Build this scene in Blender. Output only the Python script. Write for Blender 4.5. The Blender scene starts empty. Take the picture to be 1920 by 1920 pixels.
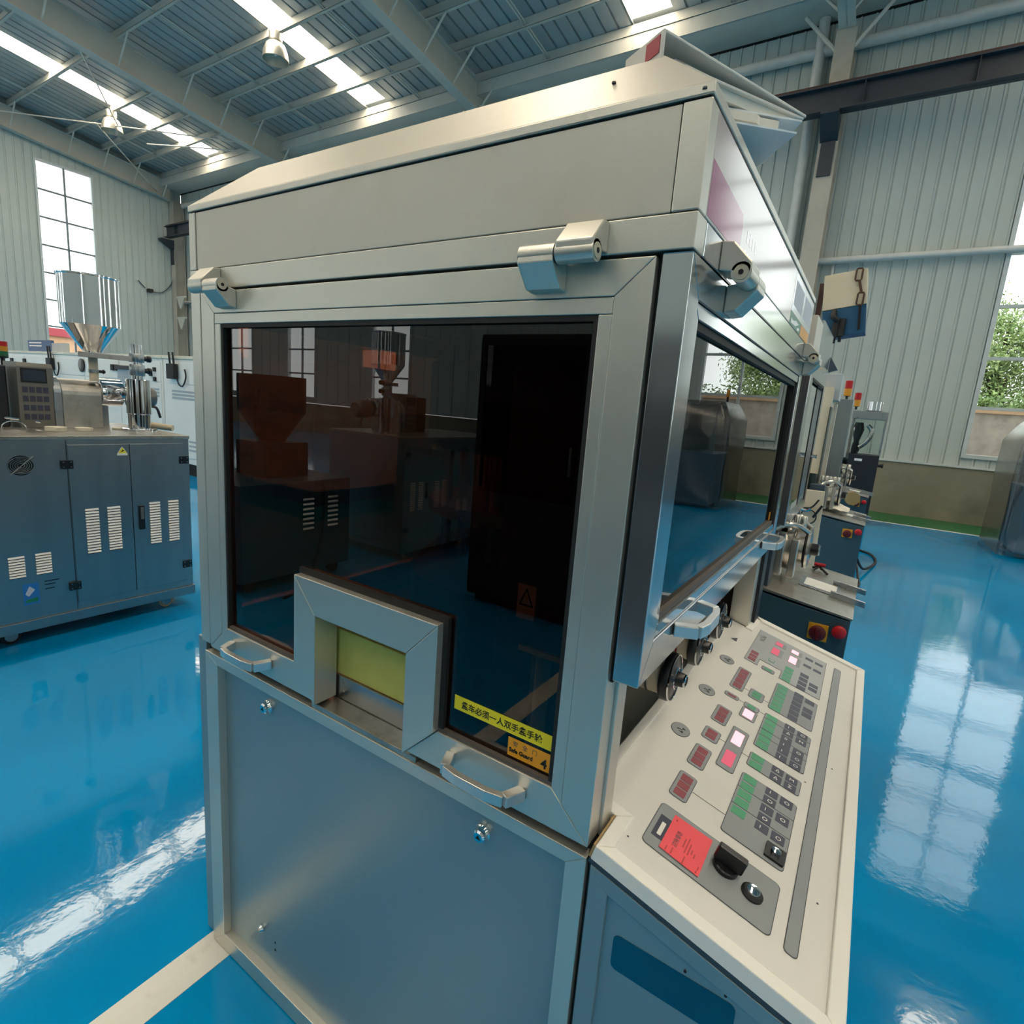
import bpy, bmesh, math, random
from mathutils import Vector, Matrix
random.seed(7)
scene = bpy.context.scene
COL = scene.collection

# ------------------------------------------------------------------ camera
cam_d = bpy.data.cameras.new('camera'); cam = bpy.data.objects.new('camera', cam_d); COL.objects.link(cam)
cam_d.sensor_fit = 'HORIZONTAL'; cam_d.sensor_width = 36.0
cam_d.lens = 36.0 * 1037.43 / 1920.0
cam_d.clip_start = 0.02; cam_d.clip_end = 400
YAW, PITCH, ROLL, EYE = -0.56606591, 0.18922688, -0.07705338, 1.55
_f = Vector((math.sin(YAW)*math.cos(PITCH), math.cos(YAW)*math.cos(PITCH), -math.sin(PITCH)))
_r = Vector((math.cos(YAW), -math.sin(YAW), 0)); _d = _f.cross(_r)
_r2 = math.cos(ROLL)*_r + math.sin(ROLL)*_d
_d2 = -math.sin(ROLL)*_r + math.cos(ROLL)*_d
cam.matrix_world = Matrix(((_r2.x, -_d2.x, -_f.x, 0), (_r2.y, -_d2.y, -_f.y, 0), (_r2.z, -_d2.z, -_f.z, EYE), (0, 0, 0, 1)))
scene.camera = cam

# ------------------------------------------------------------------ sky and exposure
SKY_STRENGTH, SKYLIGHT_STRENGTH = 2.5, 9.5
world = bpy.data.worlds.new('sky'); scene.world = world; world.use_nodes = True
bg = world.node_tree.nodes['Background']
bg.inputs[0].default_value = (0.98, 0.98, 0.97, 1); bg.inputs[1].default_value = SKY_STRENGTH
vs = scene.view_settings
vs.view_transform = 'Standard'; vs.look = 'None'; vs.gamma = 1.0; vs.use_curve_mapping = False
vs.exposure = 0.5
scene.cycles.max_bounces = 8; scene.cycles.diffuse_bounces = 4; scene.cycles.glossy_bounces = 5; scene.cycles.use_adaptive_sampling = True; scene.cycles.adaptive_threshold = 0.04; scene.cycles.transparent_max_bounces = 16
scene.cycles.sample_clamp_indirect = 6.0
scene.cycles.caustics_reflective = False; scene.cycles.caustics_refractive = False

# ------------------------------------------------------------------ materials
def lin(c):
    if isinstance(c, str):
        c = c.lstrip('#'); c = [int(c[i:i+2], 16)/255 for i in (0, 2, 4)]
    return [(x/12.92 if x <= 0.04045 else ((x+0.055)/1.055)**2.4) for x in c]

MATS = {}
def mat(name, col, rough=0.5, metal=0.0, var=0.06, vscale=6.0, bump=0.0, bscale=40.0, stretch=(1, 1, 1), coat=0.0,
        spec=0.5, rvar=0.0, dirt=None, dscale=3.0, damount=0.5, alpha=1.0):
    if name in MATS: return MATS[name]
    m = bpy.data.materials.new(name); m.use_nodes = True; MATS[name] = m
    nt = m.node_tree; N = nt.nodes; L = nt.links
    b = N['Principled BSDF']
    c = lin(col)
    b.inputs['Roughness'].default_value = rough; b.inputs['Metallic'].default_value = metal
    b.inputs['Specular IOR Level'].default_value = spec; b.inputs['Coat Weight'].default_value = coat
    b.inputs['Coat Roughness'].default_value = 0.05
    b.inputs['Alpha'].default_value = alpha
    tc = N.new('ShaderNodeTexCoord'); mp = N.new('ShaderNodeMapping'); mp.inputs['Scale'].default_value = stretch
    L.new(tc.outputs['Object'], mp.inputs['Vector'])
    nz = N.new('ShaderNodeTexNoise'); nz.inputs['Scale'].default_value = vscale; nz.inputs['Detail'].default_value = 5
    L.new(mp.outputs[0], nz.inputs['Vector'])
    rmp = N.new('ShaderNodeValToRGB'); e = rmp.color_ramp.elements
    e[0].position = 0.3; e[1].position = 0.7
    e[0].color = [max(0, x*(1-var)) for x in c]+[1]; e[1].color = [min(1, x*(1+var)) for x in c]+[1]
    L.new(nz.outputs['Fac'], rmp.inputs['Fac'])
    out = rmp.outputs['Color']
    if dirt is not None:
        n2 = N.new('ShaderNodeTexNoise'); n2.inputs['Scale'].default_value = dscale; n2.inputs['Detail'].default_value = 8
        n2.inputs['Roughness'].default_value = 0.65
        L.new(tc.outputs['Object'], n2.inputs['Vector'])
        r2 = N.new('ShaderNodeValToRGB'); r2.color_ramp.elements[0].position = 0.52; r2.color_ramp.elements[1].position = 0.72
        r2.color_ramp.elements[1].color = (damount, damount, damount, 1)
        L.new(n2.outputs['Fac'], r2.inputs['Fac'])
        mx = N.new('ShaderNodeMix'); mx.data_type = 'RGBA'
        L.new(r2.outputs['Color'], mx.inputs['Factor']); L.new(out, mx.inputs[6]); mx.inputs[7].default_value = lin(dirt)+[1]
        out = mx.outputs[2]
    L.new(out, b.inputs['Base Color'])
    if rvar:
        mr = N.new('ShaderNodeMapRange'); mr.inputs[3].default_value = max(0, rough-rvar); mr.inputs[4].default_value = rough+rvar
        L.new(nz.outputs['Fac'], mr.inputs[0]); L.new(mr.outputs[0], b.inputs['Roughness'])
    if bump:
        n3 = N.new('ShaderNodeTexNoise'); n3.inputs['Scale'].default_value = bscale; n3.inputs['Detail'].default_value = 4
        L.new(mp.outputs[0], n3.inputs['Vector'])
        bp = N.new('ShaderNodeBump'); bp.inputs['Strength'].default_value = bump; bp.inputs['Distance'].default_value = 0.01
        L.new(n3.outputs['Fac'], bp.inputs['Height']); L.new(bp.outputs[0], b.inputs['Normal'])
    return m

def glass(name, tint, refl=(1, 1, 1), ior=1.5, rough=0.0, boost=0.0):
    m = bpy.data.materials.new(name); m.use_nodes = True; MATS[name] = m
    nt = m.node_tree; N = nt.nodes; L = nt.links; N.remove(N['Principled BSDF'])
    t = N.new('ShaderNodeBsdfTransparent'); t.inputs[0].default_value = list(tint)+[1]
    g = N.new('ShaderNodeBsdfGlossy'); g.inputs[0].default_value = list(refl)+[1]; g.inputs['Roughness'].default_value = rough
    fr = N.new('ShaderNodeFresnel'); fr.inputs[0].default_value = ior
    mx = N.new('ShaderNodeMixShader')
    geo = N.new('ShaderNodeNewGeometry'); inv = N.new('ShaderNodeMath'); inv.operation = 'SUBTRACT'; inv.inputs[0].default_value = 1.0
    L.new(geo.outputs['Backfacing'], inv.inputs[1])
    ad = N.new('ShaderNodeMath'); ad.operation = 'ADD'; ad.inputs[1].default_value = boost; ad.use_clamp = True
    L.new(fr.outputs[0], ad.inputs[0])
    mu = N.new('ShaderNodeMath'); mu.operation = 'MULTIPLY'      # reflect at the outer face only: a thin sheet, no inner total reflection
    L.new(ad.outputs[0], mu.inputs[0]); L.new(inv.outputs[0], mu.inputs[1]); L.new(mu.outputs[0], mx.inputs[0])
    L.new(t.outputs[0], mx.inputs[1]); L.new(g.outputs[0], mx.inputs[2])
    L.new(mx.outputs[0], N['Material Output'].inputs[0])
    return m

def emit(name, col, strength):
    m = bpy.data.materials.new(name); m.use_nodes = True; MATS[name] = m
    b = m.node_tree.nodes['Principled BSDF']; c = lin(col)
    b.inputs['Base Color'].default_value = c+[1]
    b.inputs['Emission Color'].default_value = c+[1]; b.inputs['Emission Strength'].default_value = strength
    return m

mat('alu_front', '#d9d5ca', 0.36, 0.75, 0.03, 3, bump=0.03, bscale=300, rvar=0.04)
mat('alu_panel', '#d4cdbf', 0.42, 0.4, 0.03, 2, dirt='#b9ae98', dscale=2.2, damount=0.35)
mat('alu_low', '#9aa9ab', 0.36, 0.6, 0.03, 2)  # darker, bluer aluminium: the blue floor's bounce is put into the colour
mat('alu_side', '#c6c8ca', 0.13, 0.9, 0.02, 2)
mat('alu_bright', '#d9d9d6', 0.3, 0.8, 0.02, 3)
mat('side_print', '#d8c6be', 0.12, 0.0, 0.02, 2, spec=0.3)
mat('pink_print', '#b0587e', 0.12, 0.0, 0.05, 9, spec=0.3)
mat('white_print', '#f4f0ee', 0.3)
mat('white_gloss', '#fbf8f6', 0.12, 0.0, 0.01, spec=0.6)
mat('gap_black', '#0a0b0c', 0.7)
mat('gasket', '#1d1a18', 0.6)
mat('gasket_brown', '#5d5650', 0.6)
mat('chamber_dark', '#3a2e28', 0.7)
mat('copper_steel', '#c79c78', 0.3, 1.0)
mat('dark_steel', '#30343a', 0.45, 0.6)
mat('steel', '#a9adb0', 0.28, 1.0, 0.05, 5, rvar=0.05)
mat('chrome', '#dcdde0', 0.07, 1.0, 0.02)
mat('bright_steel', '#dad6cd', 0.25, 0.85, 0.05, 8)
mat('worn_steel', '#b4b0a8', 0.33, 0.9, 0.12, 9, dirt='#7d7468', dscale=12, damount=0.6)
mat('brushed', '#9aa2a5', 0.34, 1.0, 0.05, 14, stretch=(1, 1, 0.06), bump=0.015, bscale=220, rvar=0.04)
mat('yellow_foam', '#d3cc6a', 0.8, 0, 0.05, 20)
mat('sticker_yellow', '#f0dc1e', 0.4)
mat('sticker_orange', '#f0a018', 0.4)
mat('ink_black', '#15130f', 0.6)
mat('ink_soft', '#55555a', 0.6)
mat('panel_white', '#e0ded8', 0.5, 0, 0.02, 4, dirt='#c2bdb2', dscale=5, damount=0.2)
mat('frame_white', '#efece4', 0.45, 0, 0.02, 8, bump=0.05, bscale=180)
mat('membrane_grey', '#8f9496', 0.45)
mat('membrane_light', '#a9acae', 0.45)
mat('outline_dark', '#3d4246', 0.5)
mat('led_red', '#8d3440', 0.4)
mat('led_green', '#3f9c70', 0.4)
mat('led_green_dark', '#2c7a58', 0.4)
emit('display_pink', '#f7b6c4', 0.75)
emit('display_red', '#c8506a', 0.45)
mat('button_navy', '#3d3f52', 0.45)
mat('tag_red', '#ff5a63', 0.6)
mat('holder_navy', '#33364a', 0.5)
mat('black_plastic', '#15161a', 0.3)
mat('estop_red', '#c01822', 0.35)
mat('switch_maroon', '#5d0d16', 0.4)
mat('switch_yellow', '#e0a224', 0.45)
mat('teal_paint', '#3a5764', 0.4, 0.1, 0.06, 3)
mat('teal_dark', '#3a4650', 0.45, 0.1)
mat('blue_plate', '#00506f', 0.4)
mat('wood_edge', '#a58a5e', 0.8)
mat('concrete', '#8d8878', 0.9, 0, 0.12, 1.2, bump=0.3, bscale=9, dirt='#6d695c', dscale=0.9, damount=0.7)
mat('cladding', '#bec7c3', 0.55, 0.0, 0.03, 1.0)
mat('window_frame', '#c9d2d2', 0.45)
mat('window_dark', '#7b858a', 0.5)
mat('column_paint', '#bcb7ab', 0.6, 0, 0.07, 2, bump=0.2, bscale=12, dirt='#8d857a', dscale=1.5, damount=0.4)
mat('steel_paint', '#cbc9bf', 0.5, 0.0, 0.04, 2)
mat('purlin_paint', '#d2d0c6', 0.55, 0.0, 0.05, 2)
mat('roof_sheet', '#b2b8b8', 0.45, 0.2, 0.06, 0.8)
mat('crane_grey', '#3c4149', 0.5, 0.2)
mat('crane_rust', '#4a2f2a', 0.7)
mat('pipe_white', '#cfd2d0', 0.4)
mat('lamp_metal', '#d8d4c8', 0.35, 0.85)
mat('rod', '#dcdad2', 0.4, 0.3)
mat('green_floor', '#1c6a3a', 0.35, 0, 0.1, 3)
mat('line_white', '#e4e3da', 0.55, 0, 0.05, 6, dirt='#b8b4a6', dscale=9, damount=0.6)
mat('machine_white', '#f8f6ef', 0.4, 0, 0.02, 2)
mat('machine_grey', '#aeb6bb', 0.45)
mat('screen_blue', '#2b3748', 0.2)
mat('control_grey', '#7d7a74', 0.4, 0.6)
mat('box_cream', '#e0d0b4', 0.5, 0, 0.05, 4)
mat('box_blue', '#17557a', 0.45)
mat('chain_rust', '#5e4232', 0.6, 0.4)
mat('paper', '#e8e2d4', 0.8, 0, 0.05, 60, stretch=(1, 1, 30))
mat('folder_grey', '#e6eaeb', 0.35)
mat('binder_white', '#d9d5cc', 0.5)
mat('binder_red', '#b03846', 0.5)
mat('plastic_white', '#e8e0cc', 0.45)
mat('bark', '#4a3b2c', 0.9)
mat('leaf_a', '#7c9450', 0.6, 0, 0.35, 0.7)
mat('leaf_b', '#9db070', 0.6, 0, 0.35, 0.7)
mat('leaf_c', '#5d7a3c', 0.6, 0, 0.35, 0.7)
mat('fence_brick', '#b5a8a0', 0.9, 0, 0.2, 3, dirt='#84766c', dscale=2.5, damount=0.7)
mat('outside_ground', '#777469', 0.9)
mat('peach_wall', '#d0a888', 0.8)
mat('roof_red', '#b04450', 0.6)
mat('rubber', '#1a1b1d', 0.6)
mat('caster_cream', '#b7a68a', 0.5)
mat('amber', '#e09a2a', 0.3)
mat('green_lamp', '#1e6e4c', 0.3)
mat('sign_blue', '#3a5a8a', 0.5)
mat('sticker_green', '#1f7a55', 0.35)
mat('sticker_blue', '#2a6fae', 0.4)
mat('sticker_grey', '#b8bcc8', 0.4)
glass('brown_glass', (0.46, 0.33, 0.27), ior=1.55)
glass('clear_glass', (0.9, 0.93, 0.92), ior=1.35)
glass('green_glass', (0.55, 0.64, 0.62), ior=1.5, boost=0.4)
glass('film', (0.5, 0.51, 0.51), refl=(0.75, 0.75, 0.74), ior=1.6, rough=0.25, boost=0.16)
emit('skylight', '#fff0d8', SKYLIGHT_STRENGTH)

# glossy blue epoxy floor
def floor_material():
    m = bpy.data.materials.new('blue_epoxy'); m.use_nodes = True; MATS['blue_epoxy'] = m
    nt = m.node_tree; N = nt.nodes; L = nt.links; b = N['Principled BSDF']
    tc = N.new('ShaderNodeTexCoord')
    n1 = N.new('ShaderNodeTexNoise'); n1.inputs['Scale'].default_value = 0.7; n1.inputs['Detail'].default_value = 6
    L.new(tc.outputs['Object'], n1.inputs['Vector'])
    r = N.new('ShaderNodeValToRGB'); r.color_ramp.elements[0].position = 0.35; r.color_ramp.elements[1].position = 0.7
    r.color_ramp.elements[0].color = lin('#0086c2')+[1]; r.color_ramp.elements[1].color = lin('#0096d2')+[1]
    L.new(n1.outputs['Fac'], r.inputs['Fac']); L.new(r.outputs['Color'], b.inputs['Base Color'])
    b.inputs['Roughness'].default_value = 0.055; b.inputs['Specular IOR Level'].default_value = 0.42
    n2 = N.new('ShaderNodeTexNoise'); n2.inputs['Scale'].default_value = 2.2; n2.inputs['Detail'].default_value = 3
    n3 = N.new('ShaderNodeTexNoise'); n3.inputs['Scale'].default_value = 26; n3.inputs['Detail'].default_value = 3
    L.new(tc.outputs['Object'], n2.inputs['Vector']); L.new(tc.outputs['Object'], n3.inputs['Vector'])
    b1 = N.new('ShaderNodeBump'); b1.inputs['Strength'].default_value = 0.035; b1.inputs['Distance'].default_value = 0.05
    b2 = N.new('ShaderNodeBump'); b2.inputs['Strength'].default_value = 0.03; b2.inputs['Distance'].default_value = 0.01
    L.new(n2.outputs['Fac'], b1.inputs['Height']); L.new(n3.outputs['Fac'], b2.inputs['Height'])
    L.new(b1.outputs[0], b2.inputs['Normal']); L.new(b2.outputs[0], b.inputs['Normal'])
floor_material()

# ------------------------------------------------------------------ mesh helpers
OFF = {}
class MB:
    def __init__(s): s.v = []; s.f = []
    def add(s, vs, fs):
        n = len(s.v); s.v += [tuple(p) for p in vs]; s.f += [tuple(i+n for i in f) for f in fs]; return s
    def box(s, x0, x1, y0, y1, z0, z1):
        return s.add([(x0,y0,z0),(x1,y0,z0),(x1,y1,z0),(x0,y1,z0),(x0,y0,z1),(x1,y0,z1),(x1,y1,z1),(x0,y1,z1)],
              [(0,3,2,1),(4,5,6,7),(0,1,5,4),(1,2,6,5),(2,3,7,6),(3,0,4,7)])
    def prism(s, pts, vec):
        n = len(pts); vec = Vector(vec); a = [Vector(p) for p in pts]; b = [p+vec for p in a]
        return s.add(a+b, [tuple(range(n))[::-1], tuple(range(n, 2*n))]+[(i, (i+1) % n, n+(i+1) % n, n+i) for i in range(n)])
    def ring(s, outer, inner, vec):
        n = len(outer); vec = Vector(vec)
        P = [Vector(p) for p in outer]+[Vector(p) for p in inner]; Q = [p+vec for p in P]; f = []
        for i in range(n):
            j = (i+1) % n
            f += [(i, j, n+j, n+i), (2*n+i, 3*n+i, 3*n+j, 2*n+j), (i, 2*n+i, 2*n+j, j), (n+i, n+j, 3*n+j, 3*n+i)]
        return s.add(P+Q, f)
    def lathe(s, prof, org, axis='z', n=20, cap=True):
        org = Vector(org)
        ax = {'x': (Vector((1,0,0)), Vector((0,1,0)), Vector((0,0,1))), 'y': (Vector((0,1,0)), Vector((0,0,1)), Vector((1,0,0))),
              'z': (Vector((0,0,1)), Vector((1,0,0)), Vector((0,1,0)))}[axis] if isinstance(axis, str) else axis
        A, U, W = ax; vs = []; fs = []
        for r, h in prof:
            for k in range(n):
                t = 2*math.pi*k/n; vs.append(org+A*h+U*(r*math.cos(t))+W*(r*math.sin(t)))
        for i in range(len(prof)-1):
            for k in range(n):
                k2 = (k+1) % n; fs.append((i*n+k, i*n+k2, (i+1)*n+k2, (i+1)*n+k))
        if cap:
            fs.append(tuple(range(n))[::-1]); fs.append(tuple(range((len(prof)-1)*n, len(prof)*n)))
        return s.add(vs, fs)
    def cyl(s, p0, p1, r, r2=None, n=12):
        p0 = Vector(p0); p1 = Vector(p1); d = p1-p0; l = d.length; A = d/l
        U = A.orthogonal().normalized(); W = A.cross(U)
        return s.lathe([(r, 0), (r if r2 is None else r2, l)], p0, (A, U, W), n)
    def tube(s, pts, r, n=8, closed=False):
        pts = [Vector(p) for p in pts]; m = len(pts); vs = []; fs = []; U = None
        for i, p in enumerate(pts):
            a = pts[i-1] if (i or closed) else p; b = pts[(i+1) % m] if (i < m-1 or closed) else p
            T = (b-a).normalized()
            U = T.orthogonal().normalized() if U is None else (U-T*U.dot(T)).normalized()
            W = T.cross(U)
            for k in range(n):
                t = 2*math.pi*k/n; vs.append(p+U*(r*math.cos(t))+W*(r*math.sin(t)))
        for i in range(m if closed else m-1):
            j = (i+1) % m
            for k in range(n):
                k2 = (k+1) % n; fs.append((i*n+k, i*n+k2, j*n+k2, j*n+k))
        if not closed:
            fs.append(tuple(range(n))[::-1]); fs.append(tuple(range((m-1)*n, m*n)))
        return s.add(vs, fs)
    def spline(s, pts, r, n=8, k=6):
        P = [Vector(p) for p in pts]; out = []
        for i in range(len(P)-1):
            a, b, c, d = P[max(i-1, 0)], P[i], P[i+1], P[min(i+2, len(P)-1)]
            for j in range(k):
                t = j/k; out.append(0.5*((2*b)+(c-a)*t+(2*a-5*b+4*c-d)*t*t+(3*b-a-3*c+d)*t**3))
        return s.tube(out+[P[-1]], r, n)
    def poly(s, pts): return s.add(pts, [tuple(range(len(pts)))])
    def bar(s, pts, nrm, w, h):
        """flat strip of width w (across, in plane) and height h (along nrm) following pts"""
        pts = [Vector(p) for p in pts]; nrm = Vector(nrm).normalized(); m = len(pts); vs = []; fs = []
        for i, p in enumerate(pts):
            T = (pts[min(i+1, m-1)]-pts[max(i-1, 0)]).normalized(); B = T.cross(nrm)
            vs += [p-B*w/2-nrm*h/2, p+B*w/2-nrm*h/2, p+B*w/2+nrm*h/2, p-B*w/2+nrm*h/2]
        for i in range(m-1):
            for k in range(4):
                k2 = (k+1) % 4; fs.append((4*i+k, 4*i+k2, 4*i+4+k2, 4*i+4+k))
        fs += [(3, 2, 1, 0), (4*m-4, 4*m-3, 4*m-2, 4*m-1)]
        return s.add(vs, fs)
    def mesh(s, name, off=Vector((0,0,0)), smooth=None):
        me = bpy.data.meshes.new(name)
        me.from_pydata([tuple(Vector(p)-off) for p in s.v], [], s.f)
        b = bmesh.new(); b.from_mesh(me); bmesh.ops.recalc_face_normals(b, faces=b.faces); b.to_mesh(me); b.free()
        if smooth:
            for p in me.polygons: p.use_smooth = True
            me.set_sharp_from_angle(angle=math.radians(smooth))
        return me
    def build(s, name, m, parent=None, bevel=0.0, smooth=None, base=None):
        if parent is not None: off = OFF[parent.name]
        elif base is not None: off = Vector(base)
        else:
            xs = [p[0] for p in s.v]; ys = [p[1] for p in s.v]; zs = [p[2] for p in s.v]
            off = Vector(((min(xs)+max(xs))/2, (min(ys)+max(ys))/2, min(zs)))
        me = s.mesh(name, off, smooth)
        me.materials.append(MATS[m] if isinstance(m, str) else m)
        o = bpy.data.objects.new(name, me); COL.objects.link(o)
        if parent is not None: o.parent = parent
        else: o.location = off
        OFF[o.name] = off
        if bevel:
            md = o.modifiers.new('edge', 'BEVEL'); md.width = bevel; md.segments = 2; md.limit_method = 'ANGLE'; md.angle_limit = math.radians(40)
        return o
def tag(o, label, cat=None, group=None, kind=None):
    o['label'] = label
    if cat: o['category'] = cat
    if group: o['group'] = group
    if kind: o['kind'] = kind
    return o
def root(name, loc, label, cat, group=None, kind=None):
    o = bpy.data.objects.new(name, None); COL.objects.link(o); o.location = loc; OFF[o.name] = Vector(loc)
    return tag(o, label, cat, group, kind)
def share(src, name, loc_delta, parent):
    """another piece with the same mesh"""
    o = bpy.data.objects.new(name, src.data); COL.objects.link(o); o.parent = parent
    o.location = Vector(src.location)+Vector(loc_delta)
    for md in src.modifiers:
        if md.type == 'BEVEL':
            m2 = o.modifiers.new('edge', 'BEVEL'); m2.width = md.width; m2.segments = md.segments; m2.limit_method = 'ANGLE'; m2.angle_limit = md.angle_limit
    OFF[o.name] = OFF[src.name]
    return o
def copy_tree(o, parent=None):
    c = o.copy(); COL.objects.link(c); c.parent = parent; OFF[c.name] = OFF.get(o.name, Vector())
    for ch in list(o.children): copy_tree(ch, c)
    return c
def text(name, body, size, org, xd, up, m, parent, align='LEFT', bold=0.0, ext=0.0003):
    cu = bpy.data.curves.new(name, 'FONT'); cu.body = body; cu.size = size; cu.align_x = align; cu.extrude = ext; cu.offset = bold
    cu.resolution_u = 2
    t = bpy.data.objects.new(name+'_tmp', cu); COL.objects.link(t)
    bpy.context.view_layer.update()
    me = bpy.data.meshes.new_from_object(t.evaluated_get(bpy.context.evaluated_depsgraph_get()))
    bpy.data.objects.remove(t)
    xd = Vector(xd).normalized(); up = Vector(up).normalized(); nn = xd.cross(up)
    off = OFF[parent.name]
    me.transform(Matrix(((xd.x, up.x, nn.x, org[0]-off.x), (xd.y, up.y, nn.y, org[1]-off.y), (xd.z, up.z, nn.z, org[2]-off.z), (0, 0, 0, 1))))
    me.materials.clear(); me.materials.append(MATS[m]); me.name = name
    o = bpy.data.objects.new(name, me); COL.objects.link(o); o.parent = parent; OFF[o.name] = off
    return o
def rrect(u0, u1, v0, v1, r, k=4):
    out = []
    for cx, cy, a0 in ((u1-r, v0+r, -90), (u1-r, v1-r, 0), (u0+r, v1-r, 90), (u0+r, v0+r, 180)):
        for i in range(k+1):
            a = math.radians(a0+90*i/k); out.append((cx+r*math.cos(a), cy+r*math.sin(a)))
    return out
# ================================================================== the hall
YB, YFRONT, XL, XR, YRIDGE = 13.43, -12.4, -26.5, 14.9, 0.5
SL = 0.115
def zr(y, z0): return z0 + SL*(13.0-max(y, 2*YRIDGE-y))      # height on either roof slope
RAFTERS = [-26.3, -18.3, -10.04, -1.70, 6.5, 14.7]
SKY = [(-22.75, -21.87), (-14.17, -13.3), (-5.87, -4.98), (2.4, 3.28), (10.7, 11.58)]

# ---- floor
fl = tag(MB().box(XL-0.2, XR+0.2, YFRONT-0.2, 11.90, -0.15, 0).build('floor', 'blue_epoxy', base=(0, 0, 0)), 'glossy blue epoxy hall floor', kind='structure')
tag(MB().box(XL-0.2, XR+0.2, 12.0, YB+0.2, -0.15, 0).build('floor_green_border', 'green_floor', base=(0, 12.5, 0)), 'green painted floor strip along the long wall', kind='structure')
tag(MB().box(XL-0.2, XR+0.2, 11.90, 12.0, -0.15, 0.0).build('floor_white_border', 'line_white', base=(0, 11.95, 0)), 'thin white floor line beside the green strip', kind='structure')
tag(MB().box(-1.36, -1.257, -12.3, 0.75, 0, 0.0016).build('floor_line', 'line_white'), 'white painted floor line running out from under the press', kind='structure')

# ---- cladding of ribbed wall panels
def clad(parent, P, a0, a1, z0, z1, wins, pitch, cache):
    """P(a, d, z) -> world; windows (a0, a1, z0, z1) are left open"""
    n = max(1, round((a1-a0)/pitch)); w = (a1-a0)/n
    for i in range(n):
        s = a0+i*w; c = s+w/2; spans = [(z0, z1)]
        for (wa, wb, wz0, wz1) in wins:
            if wa < c < wb: spans = [(z0, wz0), (wz1, z1)]
        for (b0, b1) in spans:
            if b1-b0 < 0.02: continue
            key = (round(w, 4), round(b0, 3), round(b1, 3))
            if key in cache:
                src, s0 = cache[key]; dlt = Vector(P(s, 0, 0))-Vector(P(s0, 0, 0))
                share(src, 'wall_panel', dlt, parent)
            else:
                prof = [(0, -0.014), (0.007, -0.014), (0.012, 0.0), (w-0.05, 0.0), (w-0.042, 0.014), (w-0.014, 0.014), (w-0.006, -0.014), (w, -0.014)]
                pts = [P(s+a, d, b0) for a, d in prof]+[P(s+w, -0.05, b0), P(s, -0.05, b0)]
                v = Vector(P(0, 0, b1))-Vector(P(0, 0, b0))
                cache[key] = (MB().prism(pts, v).build('wall_panel', 'cladding', parent), s)

def window(n, P, a0, a1, z0, z1, cols, rows, label, fm='window_frame', mm='window_dark', fw=0.07):
    w = root('window_%d' % n, P((a0+a1)/2, 0, z0), label, None, kind='structure')
    # casing
    o = [P(a0-fw, 0.05, z0-fw), P(a1+fw, 0.05, z0-fw), P(a1+fw, 0.05, z1+fw), P(a0-fw, 0.05, z1+fw)]
    i = [P(a0, 0.05, z0), P(a1, 0.05, z0), P(a1, 0.05, z1), P(a0, 0.05, z1)]
    dv = Vector(P(0, -0.14, 0))-Vector(P(0, 0, 0))
    MB().ring(o, i, dv).build('window_frame', fm, w)
    n0, n1 = Vector(P(0, -0.12, 0))-Vector(P(0, 0, 0)), Vector(P((a0+a1)/2, -0.16, (z0+z1)/2))
    ld = bpy.data.lights.new('daylight_portal', 'AREA'); ld.shape = 'RECTANGLE'; ld.size = a1-a0; ld.size_y = z1-z0; ld.cycles.is_portal = True
    lo = bpy.data.objects.new('daylight_portal', ld); COL.objects.link(lo); lo.location = n1
    lo.rotation_euler = n0.to_track_quat('Z', 'Y').to_euler()
    wa = (a1-a0)/cols
    zs = rows if isinstance(rows, list) else [z0+(z1-z0)*k/rows for k in range(1, rows)]
    t = 0.028
    for k in range(1, cols):
        c = a0+wa*k
        MB().prism([P(c-t, 0.0, z0), P(c+t, 0.0, z0), P(c+t, -0.06, z0), P(c-t, -0.06, z0)], (0, 0, z1-z0)).build('mullion', mm, w)
    for z in zs:
        MB().prism([P(a0, 0.005, z-t), P(a0, 0.005, z+t), P(a0, -0.055, z+t), P(a0, -0.055, z-t)], Vector(P(a1, 0, 0))-Vector(P(a0, 0, 0))).build('transom', mm, w)
    zz = [z0]+zs+[z1]
    for k in range(cols):
        for j in range(len(zz)-1):
            MB().prism([P(a0+wa*k+0.01, -0.025, zz[j]+0.01), P(a0+wa*(k+1)-0.01, -0.025, zz[j]+0.01), P(a0+wa*(k+1)-0.01, -0.025, zz[j+1]-0.01), P(a0+wa*k+0.01, -0.025, zz[j+1]-0.01)],
                       Vector(P(0, -0.006, 0))-Vector(P(0, 0, 0))).build('pane', 'clear_glass', w)
    return w

PB = lambda a, d, z: (a, YB-d, z)            # back wall, d towards the room
PL = lambda a, d, z: (XL+d, a, z)            # gable wall on the -X side
PF = lambda a, d, z: (a, YFRONT+d, z)        # wall behind the camera
PR = lambda a, d, z: (XR-d, a, z)            # gable wall on the +X side

# ---- back wall
wb = root('wall_back', (0, YB, 0), 'long side wall of pale ribbed panels above a concrete base', None, kind='structure')
MB().box(XL, XR, YB-0.06, YB+0.25, 0, 1.04).build('concrete_base', 'concrete', wb)
MB().box(XL, XR, YB-0.085, YB, 1.04, 1.075).build('sill_flashing', 'window_frame', wb)
BW = [(1.45, 3.12, 1.30, 8.45), (-6.9, -5.2, 1.30, 8.45), (-15.1, -13.4, 1.30, 8.45), (-23.4, -21.6, 1.30, 8.45), (9.7, 11.4, 1.30, 8.45)]
wins = [(a-0.07, b+0.07, c-0.07, d+0.07) for a, b, c, d in BW]
cache = {}
clad(wb, PB, -5.13, 1.38, 1.07, 9.30, [], 0.2411, cache)
clad(wb, PB, 1.38, 3.19, 1.07, 9.30, wins, 0.2411, cache)
clad(wb, PB, 3.19, 9.63, 1.07, 9.30, [], 0.2411, cache)
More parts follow.
